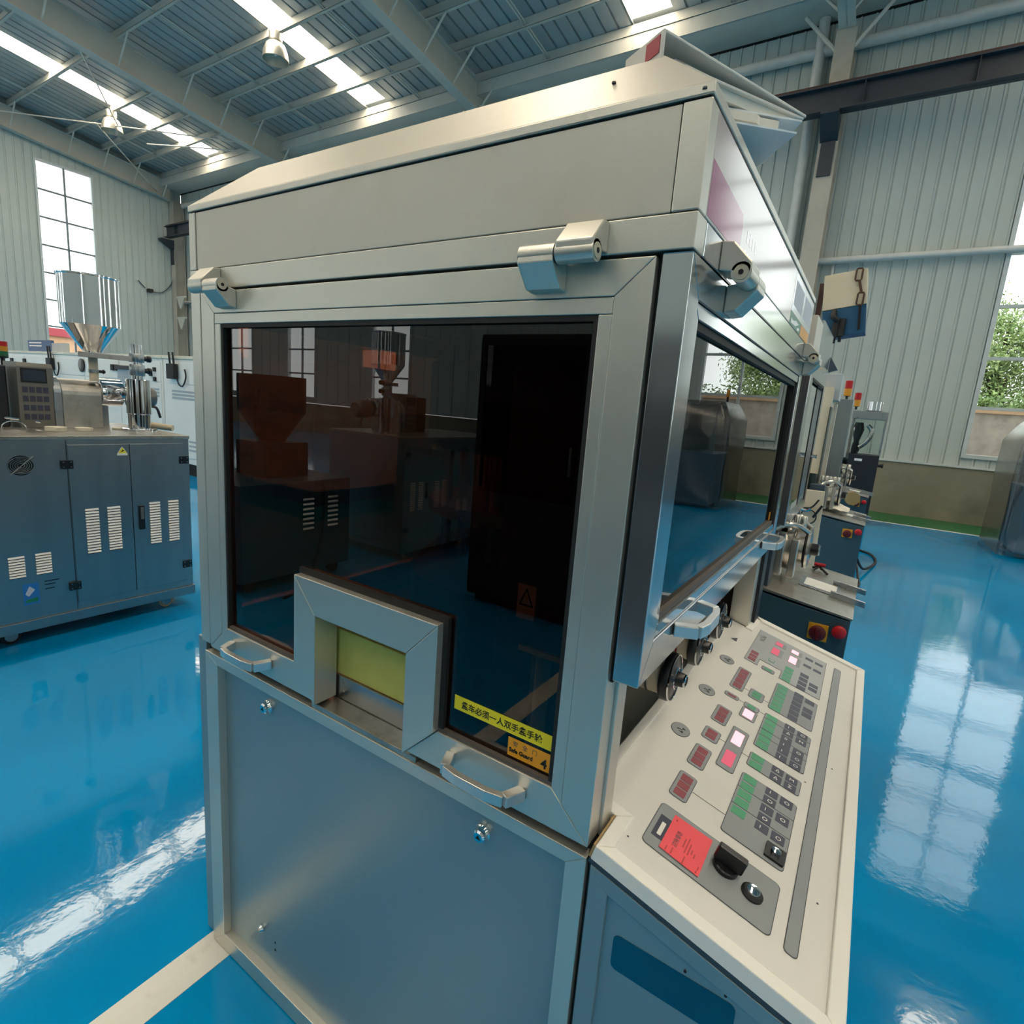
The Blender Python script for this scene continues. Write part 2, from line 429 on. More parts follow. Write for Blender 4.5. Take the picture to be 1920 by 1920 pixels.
clad(wb, PB, 9.63, 11.47, 1.07, 9.30, wins, 0.92, cache)
clad(wb, PB, 11.47, XR, 1.07, 9.30, [], 0.9, cache)
e = XL
for a, b, c, d in sorted(wins[1:4]):
    clad(wb, PB, e, a, 1.07, 9.30, [], 0.5, cache); clad(wb, PB, a, b, 1.07, 9.30, wins, 0.5, cache); e = b
MB().box(XL, XR, YB-0.02, YB+0.03, 9.27, 9.31).build('top_seam', 'gap_black', wb)
MB().box(XL, XR, YB-0.85, YB+0.05, 9.31, 9.36).build('gutter_soffit', 'purlin_paint', wb)
MB().box(XL, XR, YB-0.87, YB-0.84, 9.31, 9.62).build('gutter_fascia', 'purlin_paint', wb)
for k, (a, b, c, d) in enumerate(BW):
    rows = [2.16, 3.05, 3.95, 4.85, 5.75, 6.65, 7.55]
    window(k+1, PB, a, b, c, d, 2, rows, ['tall gridded window looking out on green trees', 'tall gridded window in the long wall hidden behind the press',
           'tall gridded window of the second bay from the corner', 'tall gridded window in the bay next to the corner', 'tall gridded window near the far gable'][k], mm='window_frame')
# ---- gable wall seen on the left
wl = root('wall_left', (XL, 0, 0), 'gable end wall of pale ribbed panels with a tall window', None, kind='structure')
MB().box(XL-0.25, XL+0.06, YFRONT, YB, 0, 1.04).build('concrete_base', 'concrete', wl)
LW = [(8.47, 10.13, 1.3, 8.82), (0.2, 1.86, 1.3, 8.82), (-8.0, -6.3, 1.3, 8.82)]
lwins = [(a-0.07, b+0.07, c-0.07, d+0.07) for a, b, c, d in LW]
cache = {}
clad(wl, PL, 5.2, lwins[0][0], 1.07, 9.7, [], 0.2457, cache)
clad(wl, PL, lwins[0][0], lwins[0][1], 1.07, 9.7, lwins, 0.2457, cache)
clad(wl, PL, lwins[0][1], YB, 1.07, 9.7, [], 0.2457, cache)
clad(wl, PL, YFRONT, lwins[2][0], 1.07, 9.7, [], 0.8, cache); clad(wl, PL, lwins[2][0], lwins[2][1], 1.07, 9.7, lwins, 0.8, cache)
clad(wl, PL, lwins[2][1], lwins[1][0], 1.07, 9.7, [], 0.8, cache); clad(wl, PL, lwins[1][0], lwins[1][1], 1.07, 9.7, lwins, 0.8, cache)
clad(wl, PL, lwins[1][1], 5.2, 1.07, 9.7, [], 0.8, cache)
MB().prism([(XL-0.1, YFRONT, 9.4), (XL-0.1, YB, 9.4), (XL-0.1, YB, 9.9), (XL-0.1, YRIDGE, 11.4), (XL-0.1, YFRONT, 9.9)], (0.08, 0, 0)).build('gable_sheet', 'cladding', wl)
for k, (a, b, c, d) in enumerate(LW):
    rows = [2.22, 3.17, 4.12, 5.07, 6.02, 6.97, 7.90]
    window(k+6, PL, a, b, c, d, 2, rows, ['very tall gridded window in the gable wall above the steel hopper', 'gridded gable window in the middle of the end wall', 'gridded gable window at the far end of the end wall'][k])
# ---- walls behind the camera and on the far right (they close the hall and show in the glass)
wf = root('wall_front', (0, YFRONT, 0), 'long side wall opposite the green strip, reflected in the press door', None, kind='structure')
MB().box(XL, XR, YFRONT-0.25, YFRONT+0.06, 0, 1.04).build('concrete_base', 'concrete', wf)
FW = [(-23.6, -22.0, 1.3, 5.7), (-19.6, -18.0, 1.3, 5.7), (-14.9, -13.2, 1.3, 5.7), (9.7, 11.4, 1.3, 5.7)]
fwins = [(a-0.07, b+0.07, c-0.07, d+0.07) for a, b, c, d in FW]; e = XL; cache = {}
for a, b, c, d in fwins:
    clad(wf, PF, e, a, 1.07, 9.35, [], 0.6, cache); clad(wf, PF, a, b, 1.07, 9.35, fwins, 0.6, cache); e = b
clad(wf, PF, e, XR, 1.07, 9.35, [], 0.6, cache)
for k, (a, b, c, d) in enumerate(FW): window(k+9, PF, a, b, c, d, 2, [2.16, 3.05, 3.95, 4.87], 'tall gridded window number %s from the gable corner in the opposite wall' % ['one', 'two', 'three', 'four'][k])
wr = root('wall_right', (XR, 0, 0), 'gable end wall out of frame on the window side', None, kind='structure')
MB().box(XR-0.06, XR+0.25, YFRONT, YB, 0, 1.04).build('concrete_base', 'concrete', wr)
RW = [(8.4, 10.1, 1.3, 8.8)]
rwins = [(a-0.07, b+0.07, c-0.07, d+0.07) for a, b, c, d in RW]; e = YFRONT; cache = {}
for a, b, c, d in sorted(rwins):
    clad(wr, PR, e, a, 1.07, 9.7, [], 0.8, cache); clad(wr, PR, a, b, 1.07, 9.7, rwins, 0.8, cache); e = b
clad(wr, PR, e, YB, 1.07, 9.7, [], 0.8, cache)
MB().prism([(XR+0.02, YFRONT, 9.4), (XR+0.02, YB, 9.4), (XR+0.02, YB, 9.9), (XR+0.02, YRIDGE, 11.4), (XR+0.02, YFRONT, 9.9)], (0.08, 0, 0)).build('gable_sheet', 'cladding', wr)
for k, (a, b, c, d) in enumerate(RW): window(k+15, PR, a, b, c, d, 2, 8, 'gridded window of the out of frame gable by the green strip')

# ---- roof: ribbed sheets, skylight panes, rafters, purlins, braces
ceil = root('ceiling', (0, YRIDGE, 9.0), 'pitched roof of ribbed metal sheets on steel rafters and purlins', None, kind='structure')
def slope_pt(x, y, z0): return (x, y, zr(y, z0))
segs = []; e = XL-0.1
for a, b in SKY: segs.append((e, a)); e = b
segs.append((e, XR+0.1))
for side in (0, 1):
    ys = (YB+0.25, YRIDGE) if side == 0 else (2*YRIDGE-YB-0.25, YRIDGE)
    cache = {}
    for a, b in segs:
        n = max(1, round((b-a)/0.93)); w = (b-a)/n
        for i in range(n):
            key = round(w, 4)
            if key in cache:
                src, s0 = cache[key]; share(src, 'roof_panel', (a+i*w-s0, 0, 0), ceil); continue
            p = []
            for k in range(3):
                q = w/3*k; p += [(q+0.002, 0), (q+w/3-0.055, 0), (q+w/3-0.045, 0.045), (q+w/3-0.012, 0.045)]
            p += [(w-0.002, 0.0), (w-0.002, 0.07), (0.002, 0.07)]
            y0, y1 = ys
            pts = [(a+i*w+u, y0, zr(y0, 9.8)+h) for u, h in p]
            cache[key] = (MB().prism(pts, (0, y1-y0, zr(y1, 9.8)-zr(y0, 9.8))).build('roof_panel', 'roof_sheet', ceil), a+i*w)
PUR = [12.62, 11.55, 10.5, 9.42, 7.80, 6.2, 4.6, 3.0, 1.4]
for side in (0, 1):
    for k, y in enumerate(PUR):
        yy = y if side == 0 else 2*YRIDGE-y
        z = zr(yy, 9.55)
        m = MB().box(XL, XR, yy-0.006, yy+0.006, z, z+0.24).box(XL, XR, yy-0.075, yy, z, z+0.008).box(XL, XR, yy, yy+0.075, z+0.232, z+0.24).box(XL, XR, yy-0.075, yy-0.068, z, z+0.025)
        m.build('purlin', 'purlin_paint', ceil)
        yn = (PUR[k+1] if k+1 < len(PUR) else YRIDGE); yn = yn if side == 0 else 2*YRIDGE-yn
        s = 1 if side == 0 else -1
        y0, y1 = yy-0.085*s, yn+0.03*s
        for a, b in SKY:
            MB().add([slope_pt(a+0.01, y0, 9.845), slope_pt(b-0.01, y0, 9.845), slope_pt(b-0.01, y1, 9.845), slope_pt(a+0.01, y1, 9.845),
                      slope_pt(a+0.01, y0, 9.865), slope_pt(b-0.01, y0, 9.865), slope_pt(b-0.01, y1, 9.865), slope_pt(a+0.01, y1, 9.865)],
                     [(0,1,2,3), (4,7,6,5), (0,4,5,1), (1,5,6,2), (2,6,7,3), (3,7,4,0)]).build('skylight_pane', 'skylight', ceil)
    for a, b in SKY:   # opaque strips over the purlins and the eave under each skylight run
        yy = YB+0.25 if side == 0 else 2*YRIDGE-YB-0.25
        s = 1 if side == 0 else -1
        MB().prism([slope_pt(a, yy, 9.86), slope_pt(b, yy, 9.86), slope_pt(b, 12.55 if side == 0 else 2*YRIDGE-12.55, 9.86), slope_pt(a, 12.55 if side == 0 else 2*YRIDGE-12.55, 9.86)], (0, 0, 0.03)).build('roof_end_panel', 'roof_sheet', ceil)
        MB().prism([slope_pt(a, yy, 9.89), slope_pt(b, yy, 9.89), slope_pt(b, YRIDGE, 9.89), slope_pt(a, YRIDGE, 9.89)], (0, 0, 0.02)).build('skylight_back', 'roof_sheet', ceil)
for side in (0, 1):
    Y0 = 12.9 if side == 0 else 2*YRIDGE-12.9
    for x in RAFTERS:
        zb0, zb1 = zr(Y0, 8.84), zr(YRIDGE, 8.84); dy = (YRIDGE-Y0, )
        v = (0, YRIDGE-Y0, zb1-zb0)
        m = MB()
        m.prism([(x-0.006, Y0, zb0), (x+0.006, Y0, zb0), (x+0.006, Y0, zb0+0.70), (x-0.006, Y0, zb0+0.70)], v)
        m.prism([(x-0.14, Y0, zb0), (x+0.14, Y0, zb0), (x+0.14, Y0, zb0+0.018), (x-0.14, Y0, zb0+0.018)], v)
        m.prism([(x-0.12, Y0, zb0+0.69), (x+0.12, Y0, zb0+0.69), (x+0.12, Y0, zb0+0.708), (x-0.12, Y0, zb0+0.708)], v)
        m.build('rafter', 'steel_paint', ceil)
        if side == 0:
            for y in PUR[:7]:
                for s in (-1, 1):
                    if XL < x+s*0.75 < XR:
                        MB().cyl((x+s*0.72, y-0.04, zr(y, 9.56)), (x+s*0.10, y-0.04, zr(y, 8.90)), 0.026, n=6).build('fly_brace', 'purlin_paint', ceil)
for x0 in (-22.4, -14.2, -5.9, 2.4):
    for k in range(7):
        for dx in (-2.1, 2.1):
            y0, y1 = PUR[k], PUR[k+1]
            for o in (0, 0.07):
                MB().cyl((x0+dx+o, y0, zr(y0, 9.64)), (x0+dx+o, y1, zr(y1, 9.64)), 0.016, n=6).build('sag_rod', 'rod', ceil)
# slanting tie rods in the end bay
for p, q in (((-26.2, 7.0, 9.75), (-18.4, 11.6, 9.2)), ((-22.9, 9.0, 9.55), (-26.3, 12.4, 9.05)), ((-18.4, 6.8, 9.85), (-22.6, 9.6, 9.5)), ((-22.4, 10.3, 9.35), (-18.5, 12.6, 9.3))):
    MB().cyl(p, q, 0.02, n=6).build('tie_rod', 'rod', ceil)

# ---- columns, crane rail, pipes along the back wall
for k, x in enumerate(RAFTERS):
    c = root('column', (x, YB-0.3, 0), ['steel wall column in the far corner of the hall', 'steel wall column hidden behind the press, nearest the corner', 'steel wall column hidden behind the press, mid wall',
             'rust-stained cream steel wall column right behind the press', 'steel wall column beyond the tall tree window', 'steel wall column in the far window-side corner'][k], None, kind='structure')
    MB().box(x-0.17, x+0.17, YB-0.50, YB-0.48, 0, 8.9).box(x-0.17, x+0.17, YB-0.09, YB-0.07, 0, 8.9).box(x-0.01, x+0.01, YB-0.48, YB-0.09, 0, 8.9).build('column_shaft', 'column_paint', c)
    MB().prism([(x-0.15, YB-0.5, 6.95), (x-0.15, YB-1.0, 7.25), (x-0.15, YB-1.0, 7.30), (x-0.15, YB-0.5, 7.30)], (0.30, 0, 0)).build('crane_bracket', 'crane_grey', c)
    MB().box(x-0.12, x+0.12, YB-0.53, YB-0.50, 6.35, 6.95).build('bracket_foot', 'crane_grey', c)
    if k in (0,):
        for z in (4.15, 5.0):
            MB().box(x+0.2, x+0.9, YB-0.52, YB-0.46, z, z+0.06).prism([(x+0.2, YB-0.5, z), (x+0.8, YB-0.5, z), (x+0.5, YB-0.5, z-0.45), (x+0.44, YB-0.5, z-0.45)], (0, 0.03, 0)).build('side_bracket', 'purlin_paint', c)
    if k > 0:
        for s in (-1, 1):
            MB().cyl((x+s*0.15, YB-0.45, 8.55), (x+s*0.75, YB-0.45, 9.25), 0.035, n=8).build('knee_brace', 'purlin_paint', c)
cb = root('crane_rail_beam', (-6, YB-0.75, 7.3), 'dark grey crane rail beam running along the long wall', 'beam')
MB().box(-26.0, 14.5, YB-0.86, YB-0.84, 7.30, 7.72).box(-26.0, 14.5, YB-0.97, YB-0.73, 7.30, 7.325).box(-26.0, 14.5, YB-0.97, YB-0.73, 7.70, 7.725).build('web', 'crane_grey', cb)
MB().box(-26.0, 14.5, YB-0.90, YB-0.80, 7.725, 7.79).build('rail', 'crane_rust', cb)
for x in [-25.2+1.6*k for k in range(25)]:
    MB().box(x-0.006, x+0.006, YB-0.96, YB-0.74, 7.33, 7.70).build('stiffener', 'crane_grey', cb)
tag(MB().cyl((-26.2, YB-0.14, 4.88), (14.6, YB-0.14, 4.88), 0.065, n=14).build('wall_pipe', 'pipe_white', smooth=40), 'thin pale pipe crossing the tall window half way up', 'pipe')
tag(MB().cyl((-26.0, YB-0.16, 8.74), (14.6, YB-0.16, 8.74), 0.10, n=14).build('wall_pipe', 'pipe_white', smooth=40), 'thick pale pipe high under the eaves', 'pipe')
MB().tube([(-2.15, YB-0.18, 0.02), (-2.15, YB-0.18, 8.85), (-2.15, YB-0.18, 9.3)], 0.10, 14).build('downpipe', 'pipe_white', wb, smooth=40)
tag(MB().tube([(-1.30, YB-0.06, 1.2), (-1.30, YB-0.06, 4.8)], 0.035, 8).build('conduit', 'pipe_white', smooth=40), 'thin vertical conduit below the window pipe near the column', 'pipe')

# ---- high bay lamps
def high_bay(x, y, z, label, sc):
    r = root('high_bay_lamp', (x, y, z), label, 'lamp', 'high bay lamps under the roof')
    top = zr(y, 9.55)
    MB().cyl((x, y, z+0.62*sc), (x, y, top), 0.012, n=6).build('cord', 'rod', r)
    MB().lathe([(0.08*sc, 0.62*sc), (0.15*sc, 0.60*sc), (0.15*sc, 0.42*sc), (0.10*sc, 0.38*sc)], (x, y, z), 'z', 20).build('ballast_housing', 'lamp_metal', r, smooth=40)
    MB().lathe([(0.12*sc, 0.40*sc), (0.22*sc, 0.33*sc), (0.28*sc, 0.18*sc), (0.31*sc, 0.0), (0.295*sc, 0.0), (0.265*sc, 0.18*sc), (0.20*sc, 0.31*sc), (0.11*sc, 0.37*sc)], (x, y, z), 'z', 28, cap=False).build('reflector', 'lamp_metal', r, smooth=50)
    MB().lathe([(0.02*sc, 0.10*sc), (0.07*sc, 0.16*sc), (0.06*sc, 0.28*sc), (0.04*sc, 0.37*sc)], (x, y, z), 'z', 14).build('bulb', 'white_print', r, smooth=50)
high_bay(-13.75, 9.33, 9.36, 'metal high bay lamp hanging just below the middle skylight run', 1.0)
high_bay(-22.55, 9.33, 9.36, 'smaller looking high bay lamp over the gable window bay', 1.0)
# ================================================================== tablet press (the large machine)
X0, X1, Y0, Y1 = -1.347, -0.217, 0.698, 1.92
press = root('tablet_press', ((X0+X1)/2, (Y0+Y1)/2, 0), 'large pale aluminium tablet press with tinted doors and sloping button console', 'machine')
def bx(name, m, *c, parent=None, bevel=0.0015): return MB().box(*c).build(name, m, parent or press, bevel=bevel)
F = lambda x, z, y=Y0: (x, y, z)
# lower front door: frame pieces with mitred corners and a recessed panel
def frameY(names, m, xo0, xo1, zo0, zo1, xi0, xi1, zi0, zi1, ya, yb, parent):
    q = [((xo0, zo0), (xo1, zo0), (xi1, zi0), (xi0, zi0)), ((xo1, zo0), (xo1, zo1), (xi1, zi1), (xi1, zi0)),
         ((xo1, zo1), (xo0, zo1), (xi0, zi1), (xi1, zi1)), ((xo0, zo1), (xo0, zo0), (xi0, zi0), (xi0, zi1))]
    for n, s in zip(names, q):
        if n: MB().prism([(x, ya, z) for x, z in s], (0, yb-ya, 0)).build(n, m, parent, bevel=0.0012)
low = MB().box(-1.279, -0.296, Y0+0.02, Y0+0.03, 0.055, 0.858).build('lower_door', 'alu_low', press)
low['label'] = 'recessed lower door panel with blue floor bounce in its colour'
frameY(('frame_rail', 'frame_stile', 'frame_rail', 'frame_stile'), 'alu_front', -1.333, -0.262, 0.004, 0.884, -1.279, -0.296, 0.055, 0.858, Y0, Y0+0.04, low)
for x, z in ((-1.092, 0.811), (-0.463, 0.809)):
    MB().lathe([(0.016, 0.0), (0.0165, -0.006), (0.013, -0.010), (0.0125, -0.016), (0.009, -0.019)], (x, Y0+0.02, z), 'y', 24).build('door_lock', 'chrome', low, smooth=40)
    MB().lathe([(0.006, -0.019), (0.0055, -0.0195)], (x, Y0+0.02, z), 'y', 3).build('key_slot', 'gap_black', low)
MB().lathe([(0.009, 0), (0.010, -0.006), (0.006, -0.011)], (-1.127, Y0+0.02, 0.164), 'y', 16).build('screw', 'chrome', low, smooth=40)
for z in (0.150, 0.128): MB().lathe([(0.0032, 0), (0.003, -0.0008)], (-1.075, Y0+0.02, z), 'y', 10).build('screw_hole', 'gap_black', low)
# black strips added behind the door gaps to keep them dark
bx('seam_strip', 'gap_black', -1.345, -0.9155, Y0+0.02, Y0+0.05, 0.8845, 0.9015, bevel=0)
bx('seam_strip', 'gap_black', -0.6145, -0.262, Y0+0.02, Y0+0.05, 0.8845, 0.9015, bevel=0)
bx('seam_strip', 'gap_black', -1.318, -1.296, Y0+0.03, Y0+0.05, 0.90, 1.75, bevel=0)
bx('seam_strip', 'gap_black', -0.262, -0.2555, Y0+0.012, Y0+0.05, 1.181, 1.749, bevel=0)
bx('seam_strip', 'gap_black', -0.263, -0.2545, Y0+0.012, Y0+0.05, 0.0, 0.89, bevel=0)
bx('seam_strip', 'gap_black', -1.30, -0.25, Y0+0.03, Y0+0.05, 1.742, 1.752, bevel=0)
bx('seam_strip', 'gap_black', -1.349, -1.328, Y0+0.022, Y0+0.06, 0.0, 0.90, bevel=0)
# side skirt on the left, standing proud
bx('side_skirt', 'alu_low', -1.386, -1.349, Y0+0.012, Y1, 0.004, 0.906)
# body shell of the lower half
bx('lower_body', 'alu_low', -1.346, -0.300, Y0+0.06, Y1, 0.004, 0.872)
bx('mid_deck', 'worn_steel', -1.300, -0.300, Y0+0.0505, Y1, 0.874, 0.8965)
bx('chute_sill', 'worn_steel', -0.915, -0.615, Y0+0.002, Y0+0.0495, 0.8845, 0.8965)
# upper left post, header, roof
bx('corner_post', 'alu_front', X0, -1.309, Y0, Y0+0.05, 0.908, 1.746)
bx('corner_post', 'alu_front', X0, -1.309, Y1-0.05, Y1, 0.908, 1.746)
bx('header_rail', 'alu_front', X0, X1-0.0005, Y0, Y0+0.04, 1.7495, 1.791)
bx('header_stile', 'alu_front', X0, -1.322, Y0, Y0+0.04, 1.7925, 1.9105)
bx('header_stile', 'alu_front', -0.251, X1-0.0005, Y0, Y0+0.031, 1.7925, 1.9105)
hp = bx('header_panel', 'alu_panel', -1.3205, -0.2525, Y0+0.002, Y0+0.03, 1.7925, 1.9105)
bx('top_seam', 'gap_black', X0+0.002, X1-0.004, Y0+0.004, Y0+0.05, 1.908, 1.914, bevel=0)
zt, zi = 1.9265, 2.026
rf = MB(); d = 0.103
o = [(X0, Y0, zt), (X1, Y0, zt), (X1, Y1, zt), (X0, Y1, zt)]; i = [(X0+d, Y0+d, zi), (X1-d, Y0+d, zi), (X1-d, Y1-d, zi), (X0+d, Y1-d, zi)]
rf.add(o+i, [(0,1,5,4), (1,2,6,5), (2,3,7,6), (3,0,4,7), (4,5,6,7), (3,2,1,0)]).build('hipped_top', 'alu_panel', press, bevel=0.002)
MB().ring([(X0-0.001, Y0-0.001, 1.9135), (X1+0.001, Y0-0.001, 1.9135), (X1+0.001, Y1, 1.9135), (X0-0.001, Y1, 1.9135)],
          [(X0+0.05, Y0+0.05, 1.9135), (X1-0.05, Y0+0.05, 1.9135), (X1-0.05, Y1-0.05, 1.9135), (X0+0.05, Y1-0.05, 1.9135)], (0, 0, 0.0128)).build('top_trim', 'alu_front', press, bevel=0.0015)
for x, y, z in ((-0.37, Y0+0.055, 1.981), (-0.228, Y0-0.0005, 1.919)):
    MB().lathe([(0.003, 0), (0.0028, 0.002)], (x, y, z), 'z', 8).build('screw', 'ink_soft', press)
# left, back and right side shells of the upper half
bx('left_header', 'alu_front', X0, X0+0.03, Y0+0.045, Y1, 1.7495, 1.9105)
lsd = MB().ring([(X0+0.004, Y0+0.055, 0.908), (X0+0.004, Y1-0.052, 0.908), (X0+0.004, Y1-0.052, 1.746), (X0+0.004, Y0+0.055, 1.746)],
          [(X0+0.004, Y0+0.09, 0.98), (X0+0.004, Y1-0.12, 0.98), (X0+0.004, Y1-0.12, 1.69), (X0+0.004, Y0+0.09, 1.69)], (0.03, 0, 0)).build('left_door_frame', 'alu_front', press, bevel=0.002)
MB().box(X0+0.014, X0+0.020, Y0+0.085, Y1-0.115, 0.975, 1.695).build('left_pane', 'brown_glass', press)
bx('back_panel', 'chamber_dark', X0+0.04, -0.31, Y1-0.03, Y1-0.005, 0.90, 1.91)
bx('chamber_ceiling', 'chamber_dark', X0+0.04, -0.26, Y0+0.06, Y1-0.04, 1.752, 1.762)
# upper front door with the U-shaped discharge opening
door = MB().prism([F(-1.243, 0.962, Y0+0.013), F(-0.957, 0.962, Y0+0.013), F(-0.957, 1.180, Y0+0.013), F(-0.563, 1.180, Y0+0.013), F(-0.563, 0.962, Y0+0.013), F(-0.323, 0.962, Y0+0.013), F(-0.323, 1.687, Y0+0.013), F(-1.243, 1.687, Y0+0.013)],
             (0, 0.006, 0)).build('front_pane', 'brown_glass', press)
door['label'] = 'brown tinted front door pane'
# outer frame (top rail, stiles) and glazing beads
q = 0.0
def P4(n, pts, y0=Y0, y1=Y0+0.038, m='alu_front', bev=0.0012): return MB().prism([(x, y0, z) for x, z in pts], (0, y1-y0, 0)).build(n, m, press, bevel=bev)
P4('door_rail', ((-1.306, 1.7445), (-0.2625, 1.7445), (-0.3135, 1.699), (-1.2545, 1.699)))
P4('door_stile', ((-1.306, 1.744), (-1.255, 1.6985), (-1.255, 0.953), (-1.306, 0.9025)))
P4('door_stile', ((-0.2622, 1.744), (-0.2622, 0.9025), (-0.313, 0.953), (-0.313, 1.6985)))
P4('glazing_bead', ((-1.2545, 1.6982), (-0.3135, 1.6982), (-0.3135, 1.677), (-1.2545, 1.677)), Y0+0.0012)
P4('glazing_bead', ((-1.2545, 1.6765), (-1.233, 1.6765), (-1.233, 0.971), (-1.2545, 0.95)), Y0+0.0012)
P4('glazing_bead', ((-0.3135, 1.6765), (-0.333, 1.6765), (-0.333, 0.971), (-0.3135, 0.95)), Y0+0.0012)
P4('door_rail', ((-1.3058, 0.902), (-0.8925, 0.902), (-0.957, 0.971), (-1.2332, 0.971)))
P4('door_rail', ((-0.6375, 0.902), (-0.2625, 0.902), (-0.333, 0.971), (-0.567, 0.971)))
# discharge frame, standing a little proud
yp = Y0-0.012
P4('discharge_stile', ((-0.957, 0.973), (-0.957, 1.1745), (-0.8895, 1.1015), (-0.8895, 0.903)), yp, Y0+0.046)
P4('discharge_rail', ((-0.957, 1.175), (-0.567, 1.175), (-0.638, 1.102), (-0.889, 1.102)), yp, Y0+0.046)
P4('discharge_stile', ((-0.567, 1.1745), (-0.567, 0.973), (-0.6375, 0.903), (-0.6375, 1.1015)), yp, Y0+0.046)
bx('chute_plate', 'steel', -0.905, -0.625, Y0+0.050, Y0+0.055, 0.897, 0.950)
bx('foam_block', 'yellow_foam', -0.905, -0.625, Y0+0.056, Y0+0.085, 0.950, 1.053)
for z in (0.917, 0.937): MB().lathe([(0.003, 0), (0.003, -0.002)], (-0.872, Y0+0.050, z), 'y', 10).build('rivet', 'worn_steel', press)
# gasket strips round the pane
for c in ((-1.2335, -0.9575, 0.970, 0.978), (-0.5665, -0.3325, 0.970, 0.978)): bx('gasket', 'gasket_brown', c[0], c[1], Y0+0.0035, Y0+0.012, c[2], c[3], bevel=0)
for c in ((-1.234, -1.226, 0.972, 1.677), (-0.3405, -0.332, 0.978, 1.677), (-1.226, -0.3405, 1.669, 1.678), (-0.5675, -0.556, 0.978, 1.187), (-0.960, -0.5675, 1.1755, 1.187)): bx('gasket', 'gasket', c[0], c[1], Y0+0.0035, Y0+0.012, c[2], c[3], bevel=0)
# yellow and orange stickers on the pane
ys = Y0+0.0122
st = bx('warning_sticker', 'sticker_yellow', -0.5395, -0.3405, ys-0.0004, ys+0.0004, 1.0225, 1.0485, bevel=0); st['label'] = 'yellow sticker with black Chinese writing'
text('sticker_lettering', '\u76d8\u8f66\u5fc5\u987b\u4e00\u4eba\u53cc\u624b\u76d8\u624b\u8f6e', 0.0148, (-0.4425, ys-0.0007, 1.0300), (1, 0, 0), (0, 0, 1), 'ink_black', st, 'CENTER', 0.0002, 0.0002)
so = bx('safety_sticker', 'sticker_orange', -0.424, -0.3395, ys-0.0004, ys+0.0004, 0.9835, 1.0160, bevel=0); so['label'] = 'orange sticker reading Safe Guard 4'
text('sticker_lettering', '\u5b89   \u5168   \u95e8', 0.0100, (-0.4145, ys-0.0007, 1.0040), (1, 0, 0), (0, 0, 1), 'ink_soft', so, 'LEFT', 0, 0.0002)
text('sticker_lettering', 'Safe Guard', 0.0102, (-0.4210, ys-0.0007, 0.9915), (1, 0, 0), (0, 0, 1), 'ink_black', so, 'LEFT', 0.0004, 0.0002)
text('sticker_lettering', '4', 0.0225, (-0.3605, ys-0.0007, 0.9885), (1, 0, 0), (0, 0, 1), 'ink_black', so, 'LEFT', 0.0006, 0.0002)
# bow handles
def bow(P, a0, a1, name='bow_handle'):
    h = 0.040; L = a1-a0
    pts = [P(a0, 0.0), P(a0+0.10*L, h*0.85), P(a0+0.30*L, h), P(a0+0.70*L, h), P(a1-0.10*L, h*0.85), P(a1, 0.0)]
    nrm = (Vector(P(0, 0))-Vector(P(1, 0))).cross(Vector(P(0, 1))-Vector(P(0, 0)))
    m = MB(); pts = [Vector(p) for p in pts]
    m.bar([pts[0], pts[1]], nrm, 0.017, 0.020); m.bar([pts[1], pts[2], pts[3], pts[4]], nrm, 0.013, 0.0195); m.bar([pts[4], pts[5]], nrm, 0.017, 0.020)
    return m.build(name, 'alu_bright', press, bevel=0.0015)
bow(lambda a, h: (a, Y0-h, 0.938), -1.205, -1.055)
bow(lambda a, h: (a, Y0-h, 0.938), -0.532, -0.382)
# hinges: an upper leaf and a lower leaf with knuckles
def hinge(P, a, up, name='hinge'):
    """P(a, out, z); a = middle; the upper leaf is on the side 'up' (+1/-1)"""
    w = 0.056; out = 0.030; r = 0.0135
    for s, dz in ((up, 1), (-up, -1)):
        lo, hi = (a, a+w*s) if s > 0 else (a+w*s, a)
        lo += 0.001; hi -= 0.001
        prof = [(0.0, dz*0.004), (out-0.006, dz*0.000), (out+r*0.9, -dz*0.002), (out+r, dz*0.012), (out*0.55, dz*0.040), (0.0, dz*0.042)]
        pts = [P(lo, o_, 1.748+z_) for o_, z_ in prof]
        hb = MB().prism(pts, Vector(P(hi, 0, 0))-Vector(P(lo, 0, 0))).build(name, 'alu_front', press, bevel=0.002)
        c0 = Vector(P(lo, out, 1.748)); c1 = Vector(P(hi, out, 1.748))
        MB().cyl(c0, c1, r, n=20).build('knuckle', 'alu_front', hb, smooth=40)
        if s > 0:
            e1 = (c1-c0).normalized()
            MB().cyl(c1, c1+e1*0.0012, r*0.72, n=20).build('hinge_cap', 'box_cream', hb, smooth=40)
            MB().cyl(c1+e1*0.0012, c1+e1*0.002, r*0.25, n=10).build('hinge_socket', 'ink_black', hb)
FR = lambda a, o_, z: (a, Y0-o_, z); RS = lambda a, o_, z: (X1+o_, a, z)
hinge(FR, -1.222, -1); hinge(FR, -0.384, 1)
hinge(lambda a, o_, z: (X1+o_, -a, z), -0.872, 1); hinge(lambda a, o_, z: (X1+o_, -a, z), -1.885, 1)

